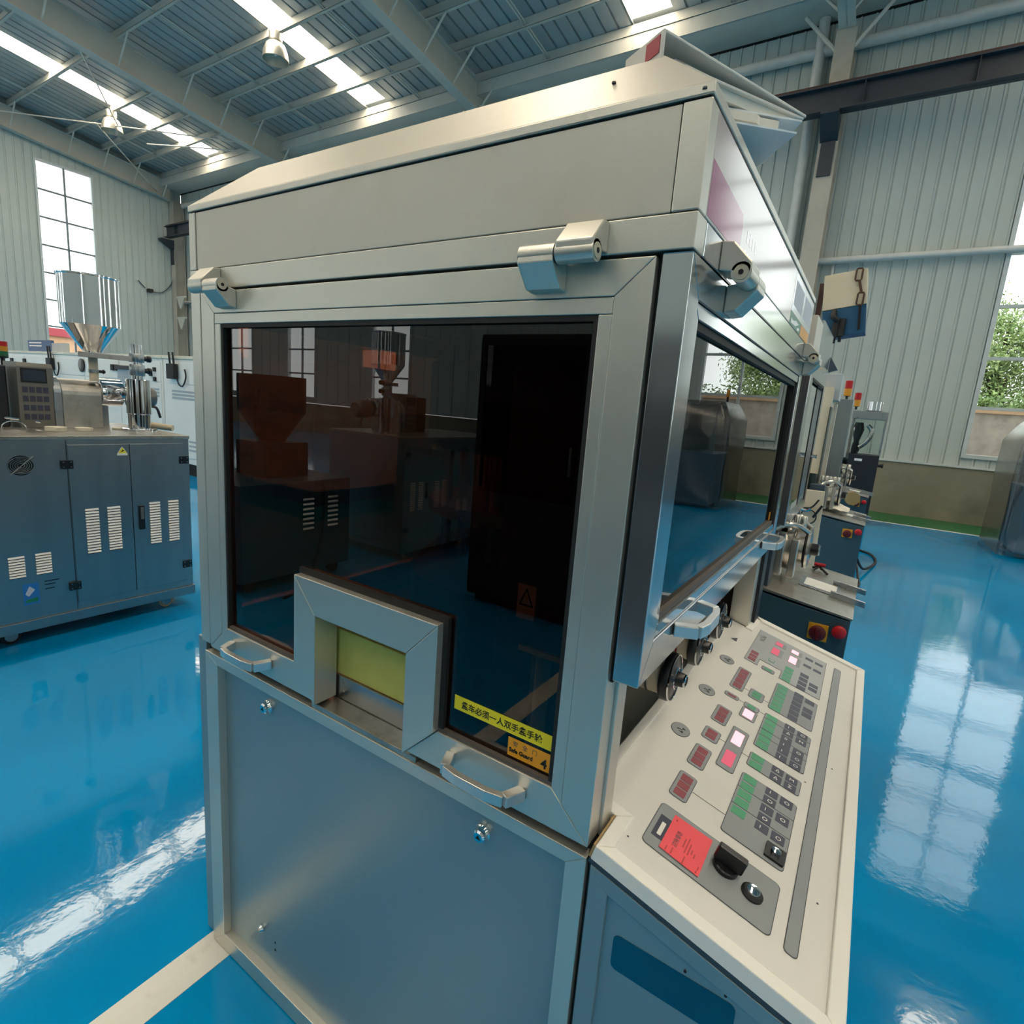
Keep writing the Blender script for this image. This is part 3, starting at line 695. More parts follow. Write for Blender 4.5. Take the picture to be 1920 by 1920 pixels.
# ---- side door on the operator side
XS = -0.2545
sd = MB().box(XS+0.016, XS+0.022, 0.758, 1.852, 1.248, 1.686).build('side_pane', 'brown_glass', press); sd['label'] = 'dark tinted side door pane mirroring window and floor'
def SF(n, pts, x0=XS, x1=X1, m='alu_side'): return MB().prism([(x0, y, z) for y, z in pts], (x1-x0, 0, 0)).build(n, m, press, bevel=0.0012)
SF('side_rail', ((Y0, 1.7465), (1.905, 1.7465), (1.86, 1.699), (0.744, 1.699)))
SF('side_stile', ((Y0, 1.746), (0.744, 1.6985), (0.744, 1.236), (Y0, 1.181)))
SF('side_stile', ((1.905, 1.746), (1.905, 1.181), (1.86, 1.236), (1.86, 1.6985)))
SF('side_rail', ((Y0, 1.1805), (0.7445, 1.236), (1.8595, 1.236), (1.905, 1.1805)))
SF('side_bead', ((0.7445, 1.6982), (1.8595, 1.6982), (1.845, 1.679), (0.765, 1.679)), XS, X1-0.003)
SF('side_bead', ((0.7445, 1.697), (0.765, 1.678), (0.765, 1.256), (0.7445, 1.237)), XS, X1-0.003)
SF('side_bead', ((1.8595, 1.697), (1.845, 1.678), (1.845, 1.256), (1.8595, 1.237)), XS, X1-0.003, 'gasket')
SF('side_bead', ((0.7445, 1.2365), (1.8595, 1.2365), (1.845, 1.2555), (0.765, 1.2555)), XS, X1-0.003)
for c in ((0.765, 1.845, 1.668, 1.6785), (0.765, 0.772, 1.256, 1.668), (1.836, 1.845, 1.256, 1.668)): bx('gasket', 'gasket', XS+0.022, XS+0.030, c[0], c[1], c[2], c[3], bevel=0)
bx('gasket', 'gasket_brown', XS+0.022, XS+0.030, 0.772, 1.836, 1.256, 1.265, bevel=0)
bx('orange_mark', 'sticker_orange', XS+0.0222, XS+0.0228, 1.815, 1.835, 1.268, 1.292, bevel=0)
bow(lambda a, h: (X1+h, a, 1.224), 0.842, 0.988); bow(lambda a, h: (X1+h, a, 1.224), 1.640, 1.786)
# operator side header with the glossy printed plate
bx('side_header_rail', 'alu_side', X1-0.03, X1, Y0+0.041, Y1, 1.7495, 1.7905)
sp = bx('side_plate', 'side_print', X1-0.03, X1-0.0005, Y0+0.0315, Y1, 1.792, 1.9105); sp['label'] = 'glossy cream printed plate with pink corner'
xp = X1-0.0004
def flat(n, m, pts, parent, t=0.0002): return MB().prism([(xp, y, z) for y, z in pts], (t, 0, 0)).build(n, m, parent)
flat('pink_print', 'pink_print', ((0.732, 1.796), (0.917, 1.796), (0.919, 1.835), (0.911, 1.851), (0.732, 1.859)), sp)
for k in range(4):
    y = 0.955+0.022*k; flat('emblem_bar', 'white_gloss', ((y, 1.824), (y+0.007, 1.824), (y+0.007, 1.842), (y, 1.842)), sp)
for k in range(5):
    y = 0.948+0.019*k; flat('emblem_script', 'white_gloss', ((y, 1.806), (y+0.013, 1.8055), (y+0.015, 1.812), (y+0.004, 1.814)), sp)
flat('photo_sticker', 'white_gloss', ((1.50, 1.822), (1.90, 1.822), (1.90, 1.905), (1.50, 1.905)), sp)
for y in (1.52, 1.71):
    flat('photo_print', 'sticker_grey', ((y, 1.838), (y+0.16, 1.838), (y+0.16, 1.893), (y, 1.893)), sp, 0.0004)
flat('exit_sticker', 'sticker_green', ((1.50, 1.793), (1.70, 1.793), (1.70, 1.821), (1.50, 1.821)), sp)
flat('exit_arrow', 'white_print', ((1.52, 1.797), (1.60, 1.800), (1.66, 1.812), (1.61, 1.814), (1.55, 1.806), (1.52, 1.808)), sp, 0.0004)
flat('exit_arrow', 'white_print', ((1.64, 1.796), (1.68, 1.799), (1.68, 1.806), (1.64, 1.802)), sp, 0.0004)
flat('orange_sticker', 'sticker_orange', ((1.71, 1.793), (1.89, 1.793), (1.89, 1.821), (1.71, 1.821)), sp)
# posts at the console side
bx('console_post', 'alu_front', -0.300, -0.2575, Y0+0.039, 0.775, 0.898, 1.179)
bx('console_post', 'alu_front', -0.305, -0.245, 1.855, Y1, 0.86, 1.180)
bx('far_post', 'dark_steel', -0.330, -0.235, 1.907, Y1+0.06, 0.0, 1.7465)  # corner post in dark steel: its shade is put into the colour
bx('recess_wall', 'alu_front', -0.430, -0.420, 0.775, Y1, 0.873, 1.170)
bx('recess_top', 'gap_black', -0.420, -0.2575, 0.71, 1.90, 1.171, 1.1795, bevel=0)
# hand wheels (graduated dials)
for k, y in enumerate((1.106, 1.318, 1.530)):
    A = (-0.420, y, 1.018)
    MB().lathe([(0.012, 0), (0.012, 0.07)], A, 'x', 14).build('dial_shaft', 'steel', press, smooth=40)
    MB().lathe([(0.046, 0.045), (0.049, 0.048), (0.049, 0.062), (0.045, 0.066)], A, 'x', 32).build('dial_flange', 'black_plastic', press, smooth=35)
    MB().lathe([(0.043, 0.066), (0.044, 0.068), (0.044, 0.070), (0.043, 0.071)], A, 'x', 32).build('dial_ring', 'chrome', press, smooth=35)
    sc_ = MB().lathe([(0.041, 0.071), (0.0415, 0.125), (0.041, 0.130)], A, 'x', 32).build('dial_drum', 'box_cream', press, smooth=35)
    MB().lathe([(0.0420, 0.100), (0.0425, 0.101), (0.0425, 0.104), (0.0420, 0.105)], A, 'x', 32).build('dial_mark', 'led_red' if k else 'ink_soft', sc_, smooth=35)
    MB().lathe([(0.047, 0.130), (0.051, 0.134), (0.051, 0.146), (0.049, 0.150), (0.047, 0.151)], A, 'x', 36).build('dial_wheel', 'black_plastic', press, smooth=35)
    MB().lathe([(0.0495, 0.150), (0.0495, 0.153), (0.048, 0.153), (0.047, 0.152)], A, 'x', 36, False).build('dial_rim', 'chrome', press, smooth=35)
    MB().lathe([(0.023, 0.151), (0.0235, 0.156), (0.021, 0.157)], A, 'x', 24, False).build('dial_hub_ring', 'chrome', press, smooth=35)
    MB().lathe([(0.016, 0.150), (0.0145, 0.170), (0.012, 0.1745)], A, 'x', 24).build('dial_knob', 'black_plastic', press, smooth=35)
    MB().lathe([(0.0135, 0.172), (0.0135, 0.175), (0.010, 0.176)], A, 'x', 24, False).build('dial_knob_ring', 'chrome', press, smooth=35)

# ---- interior seen through the brown glass
TC = (-0.80, 1.31, 0)
MB().lathe([(0.10, 0.90), (0.30, 0.905), (0.30, 1.10), (0.24, 1.16)], TC, 'z', 40).build('turret_base', 'dark_steel', press, smooth=40)
MB().lathe([(0.05, 1.262), (0.26, 1.262), (0.26, 1.292), (0.05, 1.292)], TC, 'z', 48).build('turret_disc', 'copper_steel', press, smooth=40)
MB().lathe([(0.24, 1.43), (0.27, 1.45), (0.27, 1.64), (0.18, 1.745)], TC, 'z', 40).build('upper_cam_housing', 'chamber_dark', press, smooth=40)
for k in range(14):
    a = 2*math.pi*k/14
    MB().lathe([(0.013, 1.16), (0.013, 1.262)], (TC[0]+0.215*math.cos(a), TC[1]+0.215*math.sin(a), 0), 'z', 10).build('punch', 'steel', press, smooth=40)
    MB().lathe([(0.013, 1.292), (0.013, 1.43)], (TC[0]+0.215*math.cos(a), TC[1]+0.215*math.sin(a), 0), 'z', 10).build('punch', 'copper_steel', press, smooth=40)
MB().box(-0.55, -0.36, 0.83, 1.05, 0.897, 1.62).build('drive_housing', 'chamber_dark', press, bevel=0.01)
bx('feed_shoe', 'copper_steel', -0.62, -0.34, 1.06, 1.20, 1.296, 1.325)
wl_ = bx('danger_label', 'paper', -0.500, -0.462, 0.828, 0.8295, 1.17, 1.235, bevel=0)
MB().ring([(-0.497, 0.8275, 1.195), (-0.465, 0.8275, 1.195), (-0.481, 0.8275, 1.230)], [(-0.492, 0.8275, 1.198), (-0.470, 0.8275, 1.198), (-0.481, 0.8275, 1.223)], (0, 0.0004, 0)).build('danger_triangle', 'ink_black', wl_)

# ---- sloping control console
UA = math.atan(0.26729); cu_, su_ = math.cos(UA), math.sin(UA)
def PC(u, v, h=0.0): return (-0.251+u*cu_+h*su_, v, 0.908-u*su_+h*cu_)
con = MB().prism([(-0.2555, Y0+0.010, 0.004), (0.088, Y0+0.010, 0.004), PC(0.352, Y0+0.010, -0.030), PC(-0.001, Y0+0.010, -0.030)], (0, 1.968-Y0, 0)).build('console_cabinet', 'teal_paint', press, bevel=0.002)
con['label'] = 'blue-grey steel console cabinet'
frameY(('console_door_rail', None, None, 'console_door_stile'), 'alu_low', -0.2540, 0.086, 0.004, 0.878, -0.223, 0.055, 0.05, 0.842, Y0, Y0+0.012, con)
MB().prism([(0.086, Y0, 0.004), (0.086, Y0, 0.787), (0.055, Y0, 0.768), (0.055, Y0, 0.05)], (0, 0.012, 0)).build('console_door_stile', 'alu_low', con, bevel=0.001)
MB().prism([(-0.2540, Y0, 0.878), (0.0855, Y0, 0.787), (0.055, Y0, 0.768), (-0.223, Y0, 0.842)], (0, 0.012, 0)).build('console_door_rail', 'alu_low', con, bevel=0.001)
MB().prism([(-0.223, Y0+0.006, 0.05), (0.055, Y0+0.006, 0.05), (0.055, Y0+0.006, 0.770), (-0.223, Y0+0.006, 0.844)], (0, 0.0035, 0)).build('console_door', 'alu_low', con)
MB().prism([(x, Y0+0.005, z) for x, z in rrect(-0.2065, -0.030, 0.720, 0.781, 0.010)], (0, 0.0012, 0)).build('blue_plate', 'blue_plate', con)
for x in (-0.10, -0.045): MB().lathe([(0.0022, 0), (0.002, -0.001)], (x, Y0+0.005, 0.789), 'y', 8).build('rivet', 'ink_black', con)
MB().prism([PC(-0.001, Y0, -0.028), PC(0.353, Y0, -0.028), PC(0.353, Y0, -0.020), PC(-0.001, Y0, -0.020)], (0, 0.01, 0)).build('console_band', 'teal_dark', con)
deck = MB().prism([PC(u, v, -0.018) for u, v in ((0.004, Y0+0.004), (0.350, Y0+0.004), (0.350, 1.978), (0.010, 1.978), (0.010, 1.85), (-0.064, 1.85), (-0.064, 0.785), (0.004, 0.785))], Vector(PC(0, 0, 0.0175))-Vector(PC(0, 0, 0))).build('console_deck', 'panel_white', press)
deck['label'] = 'cream control panel with rows of keys'
def rail(pts, hh=0.006, m='frame_white', nm='deck_frame', b=-0.022): return MB().prism([PC(u, v, b) for u, v in pts], Vector(PC(0, 0, hh-b))-Vector(PC(0, 0, 0))).build(nm, m, deck, bevel=0.002)
rail(((0.0, Y0), (0.352, Y0), (0.329, 0.7205), (0.0235, 0.7205)))
rail(((0.3525, Y0), (0.3525, 1.983), (0.3295, 1.953), (0.3295, 0.7205)))
rail(((0.352, 1.983), (0.012, 1.983), (0.030, 1.955), (0.329, 1.955)))
rail(((0.0, Y0+0.0005), (0.023, 0.7208), (0.023, 0.8015), (0.0, 0.777)))
rail(((-0.0005, 0.7775), (0.0225, 0.802), (-0.045, 0.802), (-0.064, 0.7775)))
rail(((-0.0645, 0.778), (-0.0455, 0.8025), (-0.0455, 1.845), (-0.0645, 1.845)))
rail(((0.0, 1.842), (0.024, 1.838), (0.030, 1.952), (0.006, 1.975)), 0.004)
MB().prism([PC(-0.004, Y0+0.002, -0.02), PC(-0.0005, Y0+0.002, -0.02), PC(-0.0005, Y0+0.002, 0.004), PC(-0.004, Y0+0.002, 0.004)], (0, 0.08, 0)).build('wood_edge', 'wood_edge', deck)
def lay(nm, m, pts, h, parent, t=0.0004): return MB().prism([PC(u, v, h) for u, v in pts], Vector(PC(0, 0, t))-Vector(PC(0, 0, 0))).build(nm, m, parent)
def pad(u0, u1, v0, v1, r=0.005, m='membrane_grey', nm='membrane_field'):
    lay('field_outline', 'outline_dark', rrect(u0-0.0012, u1+0.0012, v0-0.0012, v1+0.0012, r+0.001), 0.0, deck)
    return lay(nm, m, rrect(u0, u1, v0, v1, r), 0.0003, deck)
def cell(p, m, u, v, w=0.0085, h=0.0105, nm='key'): return lay(nm, m, rrect(u-w, u+w, v-h, v+h, 0.0015, 2), 0.0007, p)
# LED columns
def leds(u0, u1, v0, v1, n, m='led_red', mk='membrane_grey'):
    p = pad(u0, u1, v0, v1, 0.006, mk); s = (v1-v0-0.010)/n
    for k in range(n): cell(p, m, (u0+u1)/2, v0+0.005+s*(k+0.5), 0.0105, s*0.44, 'indicator')
    return p
leds(0.048, 0.080, 0.914, 0.992, 3); leds(0.048, 0.080, 1.027, 1.103, 3); leds(0.047, 0.080, 1.138, 1.185, 2)
leds(0.046, 0.079, 1.222, 1.299, 3); leds(0.045, 0.078, 1.362, 1.382, 1); leds(0.045, 0.077, 1.418, 1.551, 4)
p = pad(0.095, 0.129, 1.076, 1.247); cell(p, 'display_pink', 0.112, 1.205, 0.0105, 0.027, 'display'); cell(p, 'display_red', 0.112, 1.118, 0.0105, 0.027, 'display')
p = pad(0.094, 0.128, 1.305, 1.355); cell(p, 'display_pink', 0.111, 1.330, 0.0115, 0.019, 'display')
p = pad(0.094, 0.128, 1.358, 1.382); cell(p, 'led_green', 0.111, 1.370, 0.0095, 0.008, 'indicator')
leds(0.093, 0.127, 1.418, 1.466, 2, 'led_green'); leds(0.093, 0.126, 1.612, 1.636, 1, 'led_green')
# key groups: pads, green indicators, navy keys with symbols
def sym(p, ch, u, v, s=0.013): 
    text('key_symbol', ch, s, PC(u-0.0045, v-0.0045, 0.0013), Vector(PC(1, 0))-Vector(PC(0, 0)), (0, 1, 0), 'white_print', p, 'LEFT', 0, 0.0001)
p = pad(0.145, 0.249, 0.913, 1.105, 0.006)
for v in (0.998, 1.054): lay('field_line', 'outline_dark', ((0.145, v), (0.249, v), (0.249, v+0.001), (0.145, v+0.001)), 0.0007, p)
for v in (1.092, 1.064, 1.037, 1.010, 0.982): cell(p, 'led_green', 0.161, v, 0.0125, 0.0115, 'indicator')
for k, v in enumerate((1.094, 1.066, 1.037, 1.009, 0.982)): sym(cell(p, 'button_navy', 0.203, v, 0.0115, 0.0115), 'I' if k % 2 == 0 else 'O', 0.203, v)
for v in (1.092, 1.037, 0.982): sym(cell(p, 'button_navy', 0.231, v, 0.0115, 0.0125), 'O', 0.231, v)
sw = lay('key_switch', 'black_plastic', rrect(0.216, 0.248, 0.921, 0.957, 0.002), 0.0007, p, 0.004)
MB().lathe([(0.0085, 0), (0.008, 0.006), (0.004, 0.007)], PC(0.232, 0.939, 0.004), (Vector(PC(0, 0, 1))-Vector(PC(0, 0)), Vector(PC(1, 0))-Vector(PC(0, 0)), Vector((0, 1, 0))), 18).build('key_cylinder', 'chrome', sw, smooth=40)
p = pad(0.145, 0.248, 1.138, 1.190)
for v in (1.178, 1.150): cell(p, 'led_green', 0.161, v, 0.0125, 0.0115, 'indicator')
for u, v, c in ((0.202, 1.178, '\u0394'), (0.202, 1.150, '\u0394'), (0.230, 1.176, 'M'), (0.230, 1.150, '\u03a3')): sym(cell(p, 'button_navy', u, v, 0.0115, 0.0115), c, u, v)
p = pad(0.144, 0.248, 1.222, 1.385)
for k in range(6): cell(p, 'led_green', 0.160, 1.2355+0.0276*k, 0.0125, 0.0118, 'indicator')
for k in range(6): sym(cell(p, 'button_navy', 0.201, 1.2335+0.0285*k, 0.0115, 0.0122), 'I I I 0\u0394I'.replace(' ', '')[k % 6], 0.201, 1.2335+0.0285*k)
for v, c in ((1.374, 'O'), (1.343, 'M'), (1.290, 'O'), (1.262, 'O'), (1.234, 'O')): sym(cell(p, 'button_navy', 0.230, v, 0.0115, 0.0122), c, 0.230, v)
for v in (1.275, 1.304, 1.358): lay('field_line', 'outline_dark', ((0.144, v), (0.248, v), (0.248, v+0.0008), (0.144, v+0.0008)), 0.0007, p)
p = pad(0.143, 0.246, 1.418, 1.577)
for k in range(6): cell(p, 'led_green', 0.159, 1.430+0.0272*k, 0.0125, 0.0116, 'indicator')
for k in range(6): cell(p, 'button_navy', 0.200, 1.432+0.0275*k, 0.0115, 0.0118)
for v in (1.563, 1.512, 1.484): cell(p, 'button_navy', 0.228, v, 0.0115, 0.012)
lay('field_outline', 'outline_dark', ((0.042, 1.617), (0.080, 1.617), (0.080, 1.664), (0.141, 1.664), (0.141, 1.610), (0.249, 1.610), (0.247, 1.891), (0.042, 1.891)), 0.0, deck)
p = lay('membrane_field', 'membrane_light', ((0.0432, 1.6182), (0.0788, 1.6182), (0.0788, 1.6652), (0.1422, 1.6652), (0.1422, 1.6112), (0.2478, 1.6112), (0.2458, 1.8898), (0.0432, 1.8898)), 0.0003, deck)
for k in range(3): cell(p, 'led_red', 0.060, 1.638+0.026*k, 0.0105, 0.0105, 'indicator')
for k in range(4): cell(p, 'led_green', 0.158, 1.624+0.0262*k, 0.0115, 0.0112, 'indicator')
for k in range(4): cell(p, 'button_navy', 0.199, 1.622+0.030*k, 0.0115, 0.012)
for v in (1.676, 1.648): cell(p, 'button_navy', 0.227, v, 0.0115, 0.0105)
for u in (0.199, 0.227):
    for v in (1.848, 1.790): cell(p, 'button_navy', u, v, 0.0112, 0.0085)
for u, v, h in ((0.110, 1.846, 0.014), (0.108, 1.776, 0.026), (0.158, 1.846, 0.014), (0.159, 1.778, 0.026)):
    q = cell(p, 'membrane_grey', u+0.004, v, 0.0165, h+0.004, 'display_bezel')
    lay('display', 'display_pink' if u > 0.13 else 'display_red', rrect(u-0.0115, u+0.0095, v-h, v+h, 0.001, 2), 0.0012, q)
lay('outline_lamp', 'led_green', rrect(0.099, 0.117, 1.685, 1.705, 0.003), 0.0007, p); lay('outline_lamp_core', 'membrane_light', rrect(0.101, 0.115, 1.688, 1.702, 0.002), 0.0012, p)
text('model_lettering', 'PJON', 0.022, PC(0.053, 1.852, 0.0009), (0, -1, 0), Vector(PC(1, 0))-Vector(PC(0, 0)), 'ink_soft', p, 'LEFT', 0, 0.0001)
# long grey writing strip, ovals with dial pictograms, hairlines
pad(0.2705, 0.288, 0.772, 1.889, 0.006)
for v in (1.112, 1.331, 1.550):
    e_ = [(0.008+0.020*math.cos(2*math.pi*k/28), v+0.024*math.sin(2*math.pi*k/28)) for k in range(28)]
    e2 = [(0.008+0.0188*math.cos(2*math.pi*k/28), v+0.0228*math.sin(2*math.pi*k/28)) for k in range(28)]
    lay('oval_outline', 'outline_dark', e_, 0.0, deck); o_ = lay('oval_field', 'membrane_grey', e2, 0.0004, deck)
    for pts in (((0.000, v-0.002), (0.004, v-0.004), (0.004, v+0.001)), ((0.006, v-0.008), (0.016, v-0.010), (0.014, v-0.003)), ((0.010, v+0.003), (0.018, v+0.006), (0.011, v+0.010)), ((0.002, v-0.001), (0.012, v-0.001), (0.012, v+0.001), (0.002, v+0.001))):
        lay('dial_pictogram', 'ink_black', pts, 0.0008, o_)
lay('blue_mark', 'button_navy', ((-0.016, 1.705), (0.002, 1.700), (0.000, 1.730)), 0.0003, deck)
for u0, u1, v in ((0.082, 0.145, 0.953), (0.080, 0.093, 1.372), (0.128, 0.144, 1.372), (0.079, 0.094, 1.165), (0.129, 0.145, 1.165), (0.078, 0.093, 1.445), (0.127, 0.143, 1.440)):
    lay('hairline', 'outline_dark', ((u0, v), (u1, v), (u1, v+0.0008), (u0, v+0.0008)), 0.0001, deck)
# bottom field: card holder, red tag, selector knob, key lock
p = pad(0.0485, 0.250, 0.775, 0.881, 0.008)
lay('card_holder', 'holder_navy', rrect(0.0555, 0.076, 0.799, 0.853, 0.001, 2), 0.0007, p); lay('holder_window', 'frame_white', rrect(0.0625, 0.0695, 0.806, 0.838, 0.001, 2), 0.0012, p)
AX = (Vector(PC(0, 0, 1))-Vector(PC(0, 0)), Vector(PC(1, 0))-Vector(PC(0, 0)), Vector((0, 1, 0)))
kn = MB().lathe([(0.020, 0.0), (0.020, 0.006), (0.018, 0.008)], PC(0.170, 0.838, 0.0008), AX, 28).build('selector_knob', 'black_plastic', p, smooth=40)
MB().prism([PC(0.148, 0.832, 0.008), PC(0.194, 0.832, 0.008), PC(0.194, 0.846, 0.008), PC(0.148, 0.846, 0.008)], Vector(PC(0, 0, 0.026))-Vector(PC(0, 0))).build('knob_grip', 'black_plastic', p, bevel=0.003)
MB().lathe([(0.0165, 0.0), (0.0165, 0.003), (0.013, 0.006)], PC(0.215, 0.826, 0.0008), AX, 28).build('lock_collar', 'rubber', p, smooth=40)
MB().lathe([(0.0105, 0.006), (0.010, 0.009), (0.006, 0.010)], PC(0.215, 0.826, 0.0008), AX, 24).build('lock_cylinder', 'chrome', p, smooth=40)
tg = lay('hanging_tag', 'tag_red', ((0.0745, 0.784), (0.1405, 0.782), (0.1405, 0.872), (0.0745, 0.870)), 0.0022, p, 0.0005); tg['label'] = 'red paper tag with small print'
text('tag_print', '\u8bbe\u5907\u6807\u8bc6', 0.0095, PC(0.0895, 0.842, 0.0030), (0, -1, 0), Vector(PC(1, 0))-Vector(PC(0, 0)), 'ink_soft', tg, 'LEFT', 0, 0.0001)
for u, v, l in ((0.104, 0.835, 0.020), (0.109, 0.842, 0.036), (0.114, 0.832, 0.026), (0.119, 0.822, 0.010), (0.124, 0.818, 0.010), (0.112, 0.800, 0.018), (0.092, 0.800, 0.014), (0.083, 0.796, 0.010), (0.135, 0.800, 0.008), (0.134, 0.790, 0.006), (0.080, 0.862, 0.005)):
    lay('tag_print', 'estop_red', ((u, v-l), (u+0.002, v-l), (u+0.002, v), (u, v)), 0.0029, tg, 0.0001)
for u, v in ((0.305, 0.90), (0.030, 0.762), (0.300, 1.31), (0.255, 1.20)): MB().lathe([(0.0018, 0), (0.0015, 0.0006)], PC(u, v, 0.0), AX, 8).build('speck', 'ink_soft', deck)

# ---- binder and loose folders lying on the press roof
bp0, be, bn = Vector((-0.326, 0.807, 2.0275)), Vector((0.515, 0.857, 0)), Vector((-0.857, 0.515, 0))
def PBd(s_, t_, h_): return bp0+be*s_+bn*t_+Vector((0, 0, h_))
bd = root('ring_binder', PBd(0.14, 0.15, 0), 'white ring binder with red spine label overhanging the press roof', 'binder')
def slab(nm, m, prof, t0, t1, bev=0.001): return MB().prism([PBd(a, t0, h) for a, h in prof], bn*(t1-t0)).build(nm, m, bd, bevel=bev)
slab('lower_cover', 'binder_white', ((0, 0), (0.285, 0), (0.285, 0.004), (0, 0.004)), 0, 0.085)
slab('upper_cover', 'binder_white', ((0, 0.031), (0.290, 0.0048), (0.290, 0.0088), (0, 0.035)), 0, 0.085)
slab('spine', 'binder_white', ((-0.004, 0), (0, 0), (0, 0.035), (-0.004, 0.035)), 0, 0.085)
slab('spine_label', 'binder_red', ((-0.0052, 0.008), (-0.0042, 0.008), (-0.0042, 0.030), (-0.0052, 0.030)), 0.006, 0.035, 0)
slab('page_block', 'paper', ((0.03, 0.0045), (0.27, 0.0042), (0.27, 0.0058), (0.03, 0.014)), 0.012, 0.082, 0)
slab('ring_rail', 'chrome', ((0.02, 0.004), (0.05, 0.004), (0.045, 0.012), (0.025, 0.012)), 0.008, 0.080)
for k, (pts, z0, z1, m) in enumerate((
        (((-0.304, 0.858), (-0.192, 1.040), (-0.262, 1.155), (-0.304, 1.155)), 2.0132, 2.0272, 'paper'),
        (((-0.296, 0.905), (-0.1746, 1.014), (-0.250, 1.140), (-0.296, 1.140)), 2.0085, 2.0110, 'folder_grey'),
        (((-0.284, 0.905), (-0.228, 0.958), (-0.226, 0.968), (-0.203, 0.990), (-0.245, 1.060), (-0.284, 1.060)), 1.9935, 2.0050, 'paper'),
        (((-0.264, 0.900), (-0.174, 0.982), (-0.245, 1.075), (-0.264, 1.075)), 1.9790, 1.9815, 'folder_grey'))):
    o_ = MB().prism([(x, y, z0) for x, y in pts], (0, 0, z1-z0)).build(['paper_stack', 'plastic_folder', 'paper_stack', 'plastic_folder'][k], m)
    tag(o_, ['yellowed paper stack directly beneath the ring binder', 'upper translucent grey folder under the ring binder', 'lower ragged paper stack between two grey folders', 'lowest translucent grey folder sliding off the press roof'][k], ['papers', 'folder', 'papers', 'folder'][k])
